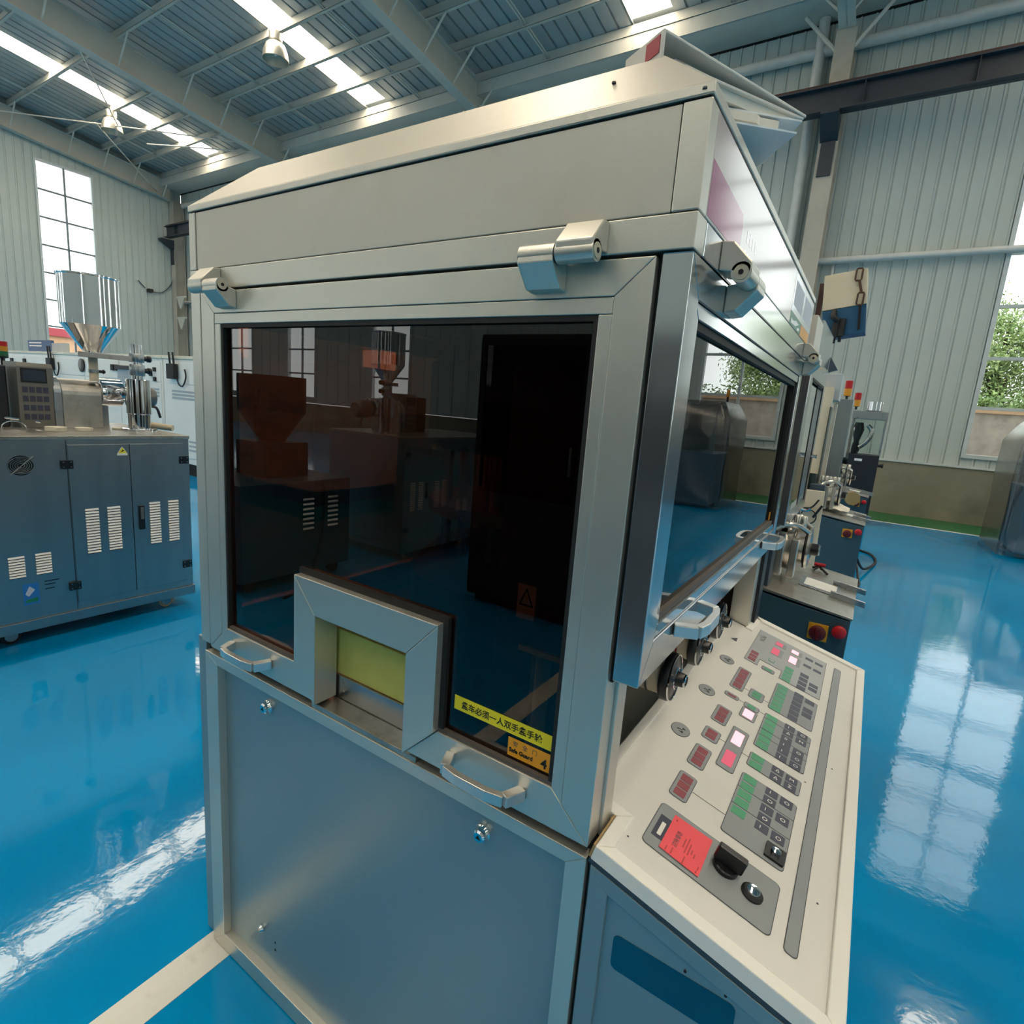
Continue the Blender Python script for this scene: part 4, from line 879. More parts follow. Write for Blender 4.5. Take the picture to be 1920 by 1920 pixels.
# ================================================================== steel extruder cart
def make_cart():
    XF, XBk, YA, YBk, ZT = -3.85, -4.90, 0.30, 1.949, 1.19
    r = root('extruder_cart', ((XF+XBk)/2, (YA+YBk)/2, 0), 'brushed steel extruder cart on casters carrying a polished hopper', 'machine', 'steel extruder carts')
    b = MB().box(XBk, XF, YA, YBk, 0.145, 1.168).build('cabinet_body', 'brushed', r, bevel=0.003)
    MB().box(XBk-0.01, XF+0.012, YA-0.01, YBk+0.006, 0.085, 0.145).build('base_rail', 'brushed', r, bevel=0.002)
    MB().box(XBk-0.005, XF+0.006, YA-0.005, YBk+0.004, 1.168, ZT).build('top_plate', 'worn_steel', r, bevel=0.003)
    MB().box(XF, XF+0.002, 1.268, 1.270, 0.15, 1.165).build('panel_seam', 'gap_black', r)
    doors = []
    for y0, y1 in ((1.274, 1.588), (1.592, 1.907)):
        d = MB().box(XF, XF+0.006, y0, y1, 0.191, 1.139).build('door', 'brushed', r, bevel=0.0015); doors.append(d)
    MB().box(XF, XF+0.002, 1.588, 1.592, 0.191, 1.139).build('door_gap', 'gap_black', r)
    # louvre slats: raised lips with a dark slot
    def louvres(par, y0, y1, z0, z1, n):
        x = XF+0.006 if par is not r else XF
        s = (z1-z0)/n; src = None; sr2 = None
        for k in range(n):
            z = z0+s*k
            if src is None:
                src = MB().prism([(x, y0, z+s*0.22), (x+0.0085, y0, z+s*0.40), (x+0.006, y0, z+s*0.62), (x, y0, z+s*0.98)], (0, y1-y0, 0)).build('louvre_slat', 'frame_white', par)
                sr2 = MB().box(x, x+0.0006, y0, y1, z, z+s*0.22).build('louvre_slot', 'switch_maroon', par)
            else:
                share(src, 'louvre_slat', (0, 0, s*k), par); share(sr2, 'louvre_slot', (0, 0, s*k), par)
    louvres(doors[0], 1.337, 1.405, 0.480, 0.758, 16); louvres(doors[0], 1.450, 1.520, 0.482, 0.758, 16)
    louvres(doors[1], 1.686, 1.750, 0.482, 0.762, 16); louvres(doors[1], 1.800, 1.864, 0.482, 0.762, 16)
    louvres(r, 0.969, 1.040, 0.400, 0.525, 8); louvres(r, 1.088, 1.160, 0.402, 0.527, 8)
    for y, z in ((1.266, 1.027), (1.263, 0.300), (1.911, 1.029), (1.909, 0.307)):
        h = MB().box(XF+0.006, XF+0.014, y-0.029, y+0.029, z-0.025, z+0.025).build('hinge', 'black_plastic', r, bevel=0.002)
        for a in (-0.018, 0.018):
            for c in (-0.014, 0.014): MB().lathe([(0.004, 0), (0.003, 0.0015)], (XF+0.014, y+a, z+c), 'x', 8).build('hinge_screw', 'steel', h)
    lt = MB().box(XF+0.006, XF+0.016, 1.622, 1.655, 0.592, 0.748).build('latch', 'black_plastic', doors[1], bevel=0.003)
    MB().box(XF+0.016, XF+0.022, 1.629, 1.648, 0.660, 0.738).build('latch_lever', 'control_grey', doors[1], bevel=0.002)
    # fan grille
    fc = (XF, 1.061, 1.030)
    g = MB().lathe([(0.055, 0), (0.055, 0.002)], fc, 'x', 32).build('fan_opening', 'dark_steel', r)
    for k in range(5):
        MB().tube([(XF+0.006, fc[1]+(0.016+0.010*k)*math.cos(a), fc[2]+(0.013+0.008*k)*math.sin(a)) for a in [2*math.pi*j/24 for j in range(24)]], 0.0022, 5, True).build('fan_ring', 'steel', r)
    MB().cyl((XF+0.008, fc[1]-0.05, fc[2]-0.05), (XF+0.008, fc[1]+0.055, fc[2]+0.05), 0.0022, n=5).build('fan_spoke', 'steel', r)
    # stickers
    w = MB().prism([(XF+0.006, 1.522, 1.070), (XF+0.006, 1.578, 1.070), (XF+0.006, 1.578, 1.082), (XF+0.006, 1.552, 1.122), (XF+0.006, 1.547, 1.122), (XF+0.006, 1.522, 1.082)], (0.0005, 0, 0)).build('shock_sticker', 'paper', doors[0])
    MB().prism([(XF+0.0066, 1.527, 1.084), (XF+0.0066, 1.573, 1.084), (XF+0.0066, 1.550, 1.119)], (0.0003, 0, 0)).build('shock_triangle', 'sticker_yellow', doors[0])
    MB().prism([(XF+0.0070, 1.542, 1.090), (XF+0.0070, 1.560, 1.097), (XF+0.0070, 1.555, 1.106), (XF+0.0070, 1.546, 1.098)], (0.0003, 0, 0)).build('shock_bolt', 'ink_black', doors[0])
    s = MB().box(XF, XF+0.0006, 1.020, 1.093, 0.236, 0.360).build('blue_sticker', 'sticker_blue', r)
    MB().prism([(XF+0.0006, 1.03, 0.25), (XF+0.0006, 1.085, 0.25), (XF+0.0006, 1.085, 0.275), (XF+0.0006, 1.03, 0.265)], (0.0003, 0, 0)).build('sticker_band', 'sticker_green', r)
    MB().prism([(XF+0.0006, 1.03, 0.30), (XF+0.0006, 1.045, 0.285), (XF+0.0006, 1.075, 0.32), (XF+0.0006, 1.05, 0.345)], (0.0003, 0, 0)).build('sticker_swirl', 'sticker_grey', r)
    for z, l in ((0.355, 0.07), (0.335, 0.05), (0.31, 0.045)): MB().box(XF, XF+0.0004, 1.12, 1.12+l, z, z+0.006).build('scratch', 'dark_steel', r)
    # casters
    for x in (XF-0.09, XBk+0.09):
        for y in (0.971, 1.80, 0.40):
            f = MB().box(x-0.03, x+0.03, y-0.035, y+0.035, 0.072, 0.086).prism([(x-0.024, y-0.022, 0.073), (x-0.024, y+0.022, 0.073), (x-0.024, y+0.014, 0.040), (x-0.024, y-0.014, 0.040)], (0.004, 0, 0)).prism([(x+0.020, y-0.022, 0.073), (x+0.020, y+0.022, 0.073), (x+0.020, y+0.014, 0.040), (x+0.020, y-0.014, 0.040)], (0.004, 0, 0)).build('caster_fork', 'steel', r)
            MB().lathe([(0.030, -0.017), (0.046, -0.014), (0.046, 0.014), (0.030, 0.017)], (x, y, 0.046), 'x', 24).build('caster_wheel', 'caster_cream' if y > 1.5 else 'rubber', f, smooth=40)
            MB().lathe([(0.030, -0.020), (0.030, 0.020)], (x, y, 0.046), 'x', 16).build('caster_hub', 'steel', f, smooth=40)
    # control box
    c = MB().prism([(-4.40, 1.232, ZT), (-4.62, 1.232, ZT), (-4.62, 1.232, 1.585), (-4.42, 1.232, 1.585), (-4.40, 1.232, 1.56)], (0, 0.182, 0)).build('control_box', 'control_grey', r, bevel=0.003)
    MB().box(-4.40, -4.394, 1.252, 1.378, 1.466, 1.552).build('screen_bezel', 'black_plastic', c)
    MB().box(-4.394, -4.392, 1.260, 1.370, 1.476, 1.542).build('screen', 'screen_blue', c)
    for k in range(4):
        for j in range(4): MB().box(-4.40, -4.397, 1.254+0.034*j, 1.280+0.034*j, 1.405-0.055*k, 1.440-0.055*k).build('button', 'button_navy', c)
    MB().box(-4.66, -4.45, 1.02, 1.20, ZT, 1.56).build('side_unit', 'dark_steel', r, bevel=0.01)
    # barrel housing
    n = 14; pts = []
    for k in range(n+1):
        a = math.pi*k/n; pts.append((-4.50+0.10*math.cos(a), 1.405+0.10*math.sin(a)))
    pts = [(-4.40, ZT)]+pts+[(-4.60, ZT)]
    MB().prism([(x, 1.452, z) for x, z in pts], (0, 0.220, 0)).build('barrel_housing', 'worn_steel', r, bevel=0.004)
    MB().prism([(x+(0.008 if x > -4.5 else -0.008), 1.405, z+0.01) for x, z in pts], (0, 0.046, 0)).build('housing_end_cap', 'steel', r, bevel=0.006)
    MB().lathe([(0.085, 1.672), (0.093, 1.676), (0.093, 1.806), (0.085, 1.812)], (-4.48, 0, 1.430), 'y', 32).build('feed_drum', 'chrome', r, smooth=40)
    MB().lathe([(0.055, 1.85), (0.085, 1.86), (0.085, 1.98), (0.06, 2.02)], (-4.46, 0, 1.41), 'y', 28).build('motor', 'control_grey', r, smooth=40)
    MB().spline([(-4.40, 1.96, 1.345), (-4.38, 2.00, 1.34), (-4.37, 2.02, 1.27)], 0.009, 8).build('lever', 'black_plastic', r, smooth=40)
    # column, collars, arm
    cy, cx = 1.826, -4.24
    MB().lathe([(0.105, ZT), (0.105, ZT+0.012), (0.09, ZT+0.016)], (cx, cy, 0), 'z', 32).build('column_flange', 'chrome', r, smooth=40)
    MB().lathe([(0.066, ZT+0.012), (0.066, 1.30), (0.072, 1.305), (0.072, 1.528), (0.068, 1.532)], (cx, cy, 0), 'z', 36).build('column_sleeve', 'chrome', r, smooth=40)
    MB().lathe([(0.033, 1.50), (0.033, 1.760)], (cx, cy, 0), 'z', 28).build('column_tube', 'chrome', r, smooth=40)
    for z, hh in ((1.555, 0.075), (1.645, 0.055)):
        q = MB().lathe([(0.043, z), (0.045, z+0.004), (0.045, z+hh-0.004), (0.043, z+hh)], (cx, cy, 0), 'z', 28).build('collar', 'steel', r, smooth=40)
        MB().lathe([(0.016, 0.04), (0.016, 0.062), (0.022, 0.066), (0.022, 0.084), (0.015, 0.088)], (cx, cy, z+hh/2), 'y', 14).build('clamp_knob', 'black_plastic', q, smooth=40)
    hx, hy = -4.42, 1.641
    MB().prism([(cx+0.028, cy-0.03, 1.648), (cx-0.030, cy-0.03, 1.648), (hx-0.05, hy-0.06, 1.652), (hx+0.05, hy-0.10, 1.652)], (0, 0, 0.032)).build('hopper_arm', 'worn_steel', r, bevel=0.002)
    # hopper
    MB().lathe([(0.166, 2.157), (0.170, 2.160), (0.170, 2.153), (0.164, 2.148), (0.164, 1.852), (0.052, 1.690), (0.052, 1.672)], (hx, hy, 0), 'z', 56, cap=False).build('hopper', 'chrome', r, smooth=30)
    MB().lathe([(0.157, 2.150), (0.157, 1.856), (0.046, 1.694)], (hx, hy, 0), 'z', 56, cap=False).build('hopper_lining', 'chrome', r, smooth=30)
    MB().lathe([(0.026, 1.672), (0.026, 1.60), (0.0265, 1.60), (0.0265, 1.50)], (hx, hy, 0), 'z', 20).build('discharge_pipe', 'box_cream', r, smooth=40)
    MB().lathe([(0.030, 1.555), (0.030, 1.575)], (hx, hy, 0), 'z', 20).build('pipe_clamp', 'steel', r, smooth=40)
    MB().lathe([(0.010, 0.03), (0.010, 0.05), (0.016, 0.055), (0.010, 0.065)], (hx, hy, 1.565), 'y', 12).build('wing_knob', 'black_plastic', r, smooth=40)
    # rod frame on the near end of the top
    MB().spline([(-4.50, 1.06, ZT+0.05), (-4.46, 1.17, ZT+0.055), (-4.40, 1.33, ZT+0.035)], 0.010, 8).build('guide_rod', 'chrome', r, smooth=40)
    MB().tube([(-4.30+0.05*math.cos(a)*0.3, 1.17+0.055*math.cos(a), ZT+0.002+0.045*math.sin(a)) for a in [math.pi*k/12 for k in range(13)]], 0.0035, 6).build('wire_bail', 'chrome', r, smooth=40)
    return r
cart = make_cart()
cart['label'] = 'brushed steel extruder cart with polished hopper and louvred doors'
c2 = copy_tree(cart); c2.location = Vector(cart.location)+Vector((0.25, -4.28, 0))
c2['label'] = 'steel extruder cart with hopper mirrored in the press door'
def ring_thing(x, y, r0, r1, h, label, m='plastic_white', nm='plastic_ring', z=1.19):
    return tag(MB().lathe([(r0, 0), (r1, 0.001), (r1, h-0.002), (r0, h), (r0*0.98, h-0.001)], (x, y, z+0.0004), 'z', 28).build(nm, m, smooth=40), label, 'ring', 'loose parts on the extruder cart')
ring_thing(-4.18, 1.335, 0.030, 0.055, 0.026, 'thick white plastic ring on the cart, left of the barrel housing')
ring_thing(-4.18, 1.480, 0.030, 0.048, 0.022, 'flat white plastic ring on the cart, below the barrel housing')
ring_thing(-4.30, 1.715, 0.004, 0.032, 0.014, 'small white lid on the cart beside the column flange', nm='plastic_disc')
tb = MB().cyl((-4.42, 1.905, 1.222), (-4.25, 2.045, 1.206), 0.022, n=20).build('steel_tube', 'box_cream', smooth=40); tag(tb, 'loose cream metal tube lying over the cart end', 'tube', 'loose parts on the extruder cart')
tag(MB().box(-4.66, -4.645, 1.68, 1.80, 1.1905, 1.335).build('white_card', 'white_print'), 'white card standing behind the feed drum on the cart', 'card')
# signal tower peeking in at the frame edge
sg = root('signal_tower', (-4.70, 1.255, 1.19), 'red amber green signal tower above the cart control box', 'signal light')
MB().lathe([(0.03, 1.1902), (0.03, 1.20), (0.012, 1.205), (0.012, 1.60), (0.030, 1.605), (0.030, 1.615)], (-4.70, 1.255, 0), 'z', 16).build('tower_stem', 'black_plastic', sg, smooth=40)
for k, m in enumerate(('green_lamp', 'amber', 'estop_red')):
    MB().lathe([(0.030, 1.6155+0.030*k), (0.030, 1.6445+0.030*k)], (-4.70, 1.255, 0), 'z', 20).build('tower_lens', m, sg, smooth=40)
# second, lower feeder cart behind the camera (seen mirrored in the press door)
fcart = root('feeder_cart', (-4.15, -1.3, 0), 'low blue-grey feeder cart with louvred side mirrored in the press door', 'machine')
MB().box(-4.6, -3.72, -1.80, -0.80, 0.10, 0.84).build('cabinet_body', 'teal_paint', fcart, bevel=0.004)
for y in (-1.62, -1.38):
    for k in range(7): MB().prism([(-3.72, y-0.05, 0.44+0.04*k), (-3.71, y-0.05, 0.447+0.04*k), (-3.72, y-0.05, 0.46+0.04*k)], (0, 0.10, 0)).build('louvre_slat', 'alu_bright', fcart)
MB().lathe([(0.05, 1.10), (0.10, 1.12), (0.26, 1.36), (0.26, 1.64), (0.255, 1.64), (0.255, 1.36)], (-4.15, -1.35, 0), 'z', 32, cap=False).build('mixing_drum', 'dark_steel', fcart, smooth=40)
MB().box(-4.35, -3.95, -1.55, -1.15, 0.84, 1.12).build('drum_mount', 'dark_steel', fcart, bevel=0.01)
for y in (-1.70, -0.92): MB().lathe([(0.05, -0.02), (0.05, 0.02)], (-3.82, y, 0.05), 'x', 16).build('caster_wheel', 'rubber', fcart, smooth=40); MB().lathe([(0.05, -0.02), (0.05, 0.02)], (-4.48, y, 0.05), 'x', 16).build('caster_wheel', 'rubber', fcart, smooth=40)
tag(MB().spline([(-3.70, -1.50, 0.82), (-3.66, -1.48, 0.55), (-3.64, -1.40, 0.25), (-3.60, -1.25, 0.012), (-3.5, -1.0, 0.012)], 0.010, 8).build('power_cable', 'rubber', smooth=40), 'black power cable hanging down the feeder cart', 'cable')

# ================================================================== row of white machines in the left background
def white_machine(x0, x1, label, k):
    y0, y1, zt = 4.76, 6.3, 1.93
    r = root('white_machine', ((x0+x1)/2, (y0+y1)/2, 0), label, 'machine', 'white enclosed machines in a row')
    MB().box(x0+0.05, x1-0.05, y0+0.05, y1, 0.0, 0.20).build('plinth', 'gap_black', r)
    MB().box(x0, x1, y0, y1, 0.20, zt-0.05).build('enclosure', 'machine_white', r, bevel=0.01)
    MB().box(x0-0.01, x1+0.01, y0-0.02, y1, zt-0.05, zt).build('top_rim', 'plastic_white', r, bevel=0.006)
    w = x1-x0; n = max(1, round(w/1.45))
    for i in range(n):
        a = x0+w*i/n+0.04; b = x0+w*(i+1)/n-0.04
        d = MB().box(a, b, y0-0.012, y0, 0.30, 1.47).build('door', 'machine_white', r, bevel=0.004)
        for j in range(3): MB().box(a+0.25, b-0.06, y0-0.016, y0-0.012, 1.24+0.055*j, 1.275+0.055*j).build('vent_slot', 'machine_grey', d)
        for j in range(3): MB().box(b-0.5, b-0.06, y0-0.016, y0-0.012, 0.42+0.07*j, 0.45+0.07*j).build('vent_slot', 'machine_grey', d)
        MB().box(a, b, y0-0.012, y0, 1.49, 1.82).build('upper_flap', 'machine_white', r, bevel=0.004)
    return r
wm = [white_machine(-10.13, -6.2, 'white enclosed machine half hidden behind the press edge', 0), white_machine(-14.72, -10.17, 'white enclosed machine behind the polished hopper', 1), white_machine(-19.6, -14.76, 'white enclosed machine at the picture edge under the blue sign', 2)]
def wpart(k, nm, m, *c): MB().box(*c).build(nm, m, wm[k])
MB().lathe([(0.13, 0), (0.13, -0.02), (0.10, -0.025)], (-13.3, 4.748, 1.69), 'y', 24).build('gauge', 'black_plastic', wm[1], smooth=40)
for x in (-12.0, -11.85): wpart(1, 'switch', 'rubber', x, x+0.10, 4.72, 4.748, 1.63, 1.74)
wpart(1, 'display', 'machine_grey', -11.75, -11.05, 4.73, 4.748, 1.30, 1.68)
wpart(1, 'display_hood', 'dark_steel', -11.75, -11.05, 4.70, 4.748, 1.66, 1.73)
for x, z in ((-10.55, 1.58), (-10.42, 1.66), (-10.42, 1.50)): wpart(1, 'switch', 'rubber', x, x+0.07, 4.72, 4.748, z, z+0.07)
for x in (-16.4, -17.2): wpart(2, 'switch', 'rubber', x, x+0.14, 4.72, 4.748, 1.62, 1.76)
for k, (x, lab) in enumerate(((-14.75, 'black antenna box on the white machine under the gable window'), (-9.72, 'black antenna box on the white machine beside the press'))):
    a = root('antenna_box', (x, 4.71, 1.56), lab, 'antenna', 'black antenna boxes')
    MB().box(x-0.12, x+0.12, 4.66, 4.735, 1.56, 1.80).build('box_case', 'rubber', a, bevel=0.01)
    for d in (-0.06, 0.06): MB().cyl((x+d, 4.70, 1.80), (x+d-0.03, 4.70, 2.04 if k == 0 else 1.98), 0.016, n=8).build('antenna', 'rubber', a)
    MB().spline([(x+0.10, 4.72, 1.58), (x+0.18, 4.71, 1.48), (x+0.30, 4.71, 1.46), (x+0.38, 4.72, 1.60), (x+0.33, 4.73, 1.72)], 0.012, 6).build('lead', 'rubber', a, smooth=40)
bs = root('sign_board', (-16.7, 5.3, 1.93), 'blue and grey board lying on the white machine at the picture edge', 'board')
MB().box(-17.6, -16.15, 5.2, 5.25, 1.932, 2.22).build('blue_board', 'sign_blue', bs); MB().box(-16.14, -15.3, 5.2, 5.25, 1.932, 2.16).build('grey_board', 'machine_grey', bs)
for z in (2.15, 2.08): MB().box(-17.5, -16.75, 5.196, 5.199, z, z+0.025).build('board_lettering', 'white_print', bs)

# ================================================================== small items on the gable wall
cm = root('wall_camera', (XL+0.1, 12.0, 5.0), 'small black bracket with dangling wire on the gable wall', 'camera')
MB().box(XL+0.04, XL+0.3, 11.9, 12.06, 5.05, 5.18).build('camera_body', 'rubber', cm, bevel=0.01)
MB().spline([(XL+0.06, 12.02, 5.12), (XL+0.06, 12.5, 5.15), (XL+0.06, 12.9, 5.6), (XL+0.08, 13.0, 6.2)], 0.02, 6).build('wire', 'ink_soft', cm, smooth=40)
MB().cyl((XL+0.05, 11.85, 5.2), (XL+0.05, 11.6, 5.45), 0.02, n=6).build('antenna', 'ink_soft', cm)

# dark glazed cabinet behind the camera, mirrored in the right half of the press door
gc = root('glazed_cabinet', (-1.6, -2.5, 0), 'tall dark glazed cabinet mirrored in the press door', 'cabinet')
MB().box(-2.55, -0.65, -3.1, -2.0, 0.06, 2.05).build('cabinet_body', 'chamber_dark', gc, bevel=0.006); MB().box(-2.5, -0.7, -3.05, -2.05, 0.0, 0.06).build('plinth', 'gap_black', gc)
for x0, x1 in ((-2.53, -1.62), (-1.58, -0.67)):
    d_ = MB().ring([(x0, -2.0, 0.10), (x1, -2.0, 0.10), (x1, -2.0, 2.02), (x0, -2.0, 2.02)], [(x0+0.05, -2.0, 0.9), (x1-0.05, -2.0, 0.9), (x1-0.05, -2.0, 1.97), (x0+0.05, -2.0, 1.97)], (0, 0.03, 0)).build('door', 'dark_steel', gc, bevel=0.003)
    MB().box(x0+0.045, x1-0.045, -1.985, -1.980, 0.895, 1.975).build('door_pane', 'brown_glass', d_)
    MB().box(x1-0.10, x1-0.085, -1.97, -1.95, 1.1, 1.3).build('door_handle', 'steel', d_)
# ================================================================== presses standing behind the large one
def row_press(y, label, full):
    """console machine with glazed head, its operator side facing +X; y = near edge of the console"""
    r = root('row_press', (-0.35, y+0.35, 0), label, 'machine', 'row of small presses behind the large one')
    # console
    MB().prism([(-0.34, y, 0.0), (0.036, y, 0.0), (0.036, y, 0.812), (-0.20, y, 0.838), (-0.34, y, 0.860)], (0, 0.72, 0)).build('console_cabinet', 'teal_paint', r, bevel=0.003)
    tp = MB().prism([(-0.36, y-0.006, 0.872), (0.042, y-0.006, 0.8175), (0.042, y-0.006, 0.826), (-0.36, y-0.006, 0.884)], (0, 0.73, 0)).build('steel_top', 'worn_steel', r, bevel=0.001)
    def T(x, yy, h=0.0): return (x, yy, 0.826+(0.042-x)*0.1443+h)
    es = MB().lathe([(0.020, 0.0), (0.020, -0.012), (0.026, -0.014), (0.026, -0.026), (0.018, -0.032)], (0.004, y, 0.765), 'y', 24).build('stop_button', 'estop_red', r, smooth=40)
    sw = MB().box(-0.105, -0.033, y-0.006, y, 0.705, 0.775).build('switch_plate', 'switch_yellow', r, bevel=0.001)
    MB().lathe([(0.031, -0.006), (0.031, -0.018), (0.026, -0.022)], (-0.069, y, 0.738), 'y', 24).build('main_switch', 'switch_maroon', sw, smooth=40)
    MB().box(-0.075, -0.063, y-0.034, y-0.022, 0.716, 0.760).build('switch_grip', 'switch_maroon', sw, bevel=0.002)
    # tray and two guide bars
    t1 = MB().prism([T(-0.185, y+0.24, 0.001), T(-0.02, y+0.24, 0.001), T(-0.02, y+0.42, 0.001), T(-0.185, y+0.42, 0.001)], (0, 0, 0.004)).build('tray_frame', 'steel', r, bevel=0.001)
    MB().prism([T(-0.165, y+0.262, 0.0055), T(-0.035, y+0.262, 0.0055), T(-0.035, y+0.40, 0.0055), T(-0.165, y+0.40, 0.0055)], (0, 0, 0.001)).build('tray_inset', 'machine_white', t1)
    for yy in (y+0.215, y+0.435):
        MB().prism([T(-0.055, yy, 0.001), T(-0.055, yy, 0.026), T(0.078, yy, 0.024), T(0.078, yy, 0.0)], (0, 0.012, 0)).build('guide_bar', 'steel', r, bevel=0.001)
    # body, glazed head
    MB().box(-1.15, -0.345, y-0.02, y+0.72, 0.0, 0.98).build('lower_body', 'teal_dark', r, bevel=0.004)
    MB().box(-0.40, -0.285, y+0.03, y+0.14, 0.862, 1.10).build('front_pillar', 'teal_dark', r, bevel=0.004)
    MB().box(-1.15, -0.42, y-0.02, y+0.72, 0.98, 1.17).build('die_table', 'dark_steel', r, bevel=0.004)
    # die head: stacked discs on a horizontal shaft
    A = (-0.40, y+0.36, 1.005)
    for nm, m, prof in (('shaft', 'steel', [(0.024, 0.0), (0.024, 0.27)]), ('gear', 'worn_steel', [(0.060, 0.015), (0.066, 0.02), (0.066, 0.052), (0.060, 0.057)]), ('disc', 'bright_steel', [(0.100, 0.075), (0.108, 0.08), (0.108, 0.100), (0.100, 0.105)]),
                        ('spacer', 'gasket', [(0.085, 0.105), (0.085, 0.128)]), ('disc', 'bright_steel', [(0.104, 0.128), (0.112, 0.133), (0.112, 0.160), (0.100, 0.166)]), ('cap', 'bright_steel', [(0.070, 0.166), (0.076, 0.17), (0.076, 0.205), (0.06, 0.21)]),
                        ('flange', 'gasket', [(0.092, 0.21), (0.092, 0.218)]), ('disc', 'bright_steel', [(0.096, 0.218), (0.096, 0.228), (0.06, 0.232)]), ('knob', 'black_plastic', [(0.028, 0.232), (0.028, 0.262), (0.022, 0.266)])):
        MB().lathe(prof, A, 'x', 28).build(nm, m, r, smooth=35)
    for k in range(5): MB().lathe([(0.012, 0.0), (0.014, 0.01), (0.014, 0.06), (0.010, 0.066)], (-0.33+0.03*k, y+0.30+0.02*(k % 2), 1.095), 'z', 12).build('punch_head', 'bright_steel', r, smooth=40)
    MB().spline([(-0.36, y+0.22, 0.90), (-0.35, y+0.20, 1.02), (-0.31, y+0.22, 1.10), (-0.24, y+0.26, 1.12), (-0.18, y+0.32, 1.08)], 0.013, 8).build('feed_tube', 'bright_steel', r, smooth=40)
    MB().prism([(-0.20, y+0.38, 0.93), (-0.165, y+0.38, 0.96), (-0.175, y+0.38, 1.10), (-0.24, y+0.38, 1.14), (-0.26, y+0.38, 1.10)], (0, 0.05, 0)).build('cam_guard', 'control_grey', r, bevel=0.004)
    for k in range(3): MB().box(-0.35+0.055*k, -0.32+0.055*k, y+0.22, y+0.27, 0.885, 1.06+0.02*(k % 2)).build('jaw', 'bright_steel', r, bevel=0.003)
    MB().cyl((-0.33, y+0.42, 1.06), (-0.24, y+0.52, 1.12), 0.022, n=14).build('tie_bolt', 'bright_steel', r, smooth=40)
    if full:
        x1 = -0.25
        MB().box(-1.15, -0.34, y-0.03, y+0.72, 1.17, 1.99).build('head_body', 'machine_white', r, bevel=0.004)  # pale body colour stands in for the wall's reflection in the pane
        MB().ring([(x1, y-0.04, 1.155), (x1, y+0.66, 1.155), (x1, y+0.66, 1.80), (x1, y-0.04, 1.80)], [(x1, y+0.06, 1.205), (x1, y+0.575, 1.205), (x1, y+0.575, 1.748), (x1, y+0.06, 1.748)], (-0.09, 0, 0)).build('door_frame', 'alu_side', r, bevel=0.003)
        MB().box(x1-0.02, x1-0.014, y+0.055, y+0.58, 1.20, 1.753).build('door_pane', 'green_glass', r)
        MB().box(x1-0.004, x1+0.001, y+0.57, y+0.582, 1.205, 1.75).build('door_gasket', 'gasket', r); MB().box(x1-0.004, x1+0.001, y+0.06, y+0.575, 1.742, 1.752).build('door_gasket', 'gasket', r)
        MB().lathe([(0.008, 0), (0.008, 0.02), (0.012, 0.024)], (x1, y+0.56, 1.42), 'x', 12).build('door_knob', 'chrome', r, smooth=40)
        MB().box(-1.15, x1-0.002, y-0.10, y+0.12, 1.806, 1.965).build('head_box', 'alu_panel', r, bevel=0.003)
        MB().box(-1.0, x1-0.03, y-0.08, y+0.05, 1.965, 1.975).build('head_slot', 'gap_black', r)
        MB().prism([(x1, y+0.13, 1.81), (x1, y+0.64, 1.835), (x1, y+0.64, 1.99), (x1, y+0.13, 1.985)], (-0.6, 0, 0)).build('head_cover', 'alu_side', r, bevel=0.003)
        MB().prism([(x1, y+0.66, 1.83), (x1+0.035, y+0.70, 1.845), (x1, y+0.66, 1.90)], (0, 0.05, 0)).build('hinge_wedge', 'teal_dark', r)
    return r
rp = [row_press(2.50, 'teal console press with glazed head directly behind the large press', True), row_press(5.20, 'second teal console press with paper on its steel top', False), row_press(7.55, 'third teal console press further down the row', False)]
# small red-handled tool on the first steel top
tl = root('clamp_tool', (-0.13, 3.12, 0.853), 'small dark clamp with red handle on the first steel top', 'tool')
MB().tube([(-0.16, 3.13, 0.862), (-0.13, 3.12, 0.874), (-0.09, 3.08, 0.852)], 0.006, 6).build('jaw_rod', 'rubber', tl); MB().tube([(-0.15, 3.10, 0.860), (-0.13, 3.12, 0.876), (-0.12, 3.14, 0.857)], 0.006, 6).build('jaw_rod', 'rubber', tl)
MB().cyl((-0.155, 3.12, 0.884), (-0.105, 3.12, 0.884), 0.009, n=10).build('red_handle', 'estop_red', tl, smooth=40)
# beige plate with levers standing between the first two
bp_ = root('lever_plate', (-0.30, 4.40, 0.0), 'cream upright plate with levers between the first two small presses', 'machine')
MB().prism([(-0.375, 4.40, 0.0), (-0.205, 4.40, 0.0), (-0.235, 4.40, 1.128), (-0.365, 4.40, 1.128)], (0, 0.02, 0)).build('plate', 'box_cream', bp_, bevel=0.003)
MB().spline([(-0.36, 4.385, 1.0), (-0.30, 4.36, 1.01), (-0.26, 4.37, 1.07)], 0.006, 6).build('lever', 'ink_black', bp_); MB().spline([(-0.40, 4.37, 1.0), (-0.33, 4.36, 0.985), (-0.30, 4.36, 1.0)], 0.012, 8).build('lever', 'chrome', bp_)
MB().tube([(-0.31+0.05*math.cos(a), 4.385, 0.94+0.05*math.sin(a)) for a in [2*math.pi*k/20 for k in range(20)]], 0.004, 6, True).build('wire_loop', 'ink_black', bp_)
MB().cyl((-0.28, 4.385, 0.94), (-0.235, 4.375, 1.03), 0.008, n=8).build('toggle', 'ink_black', bp_)
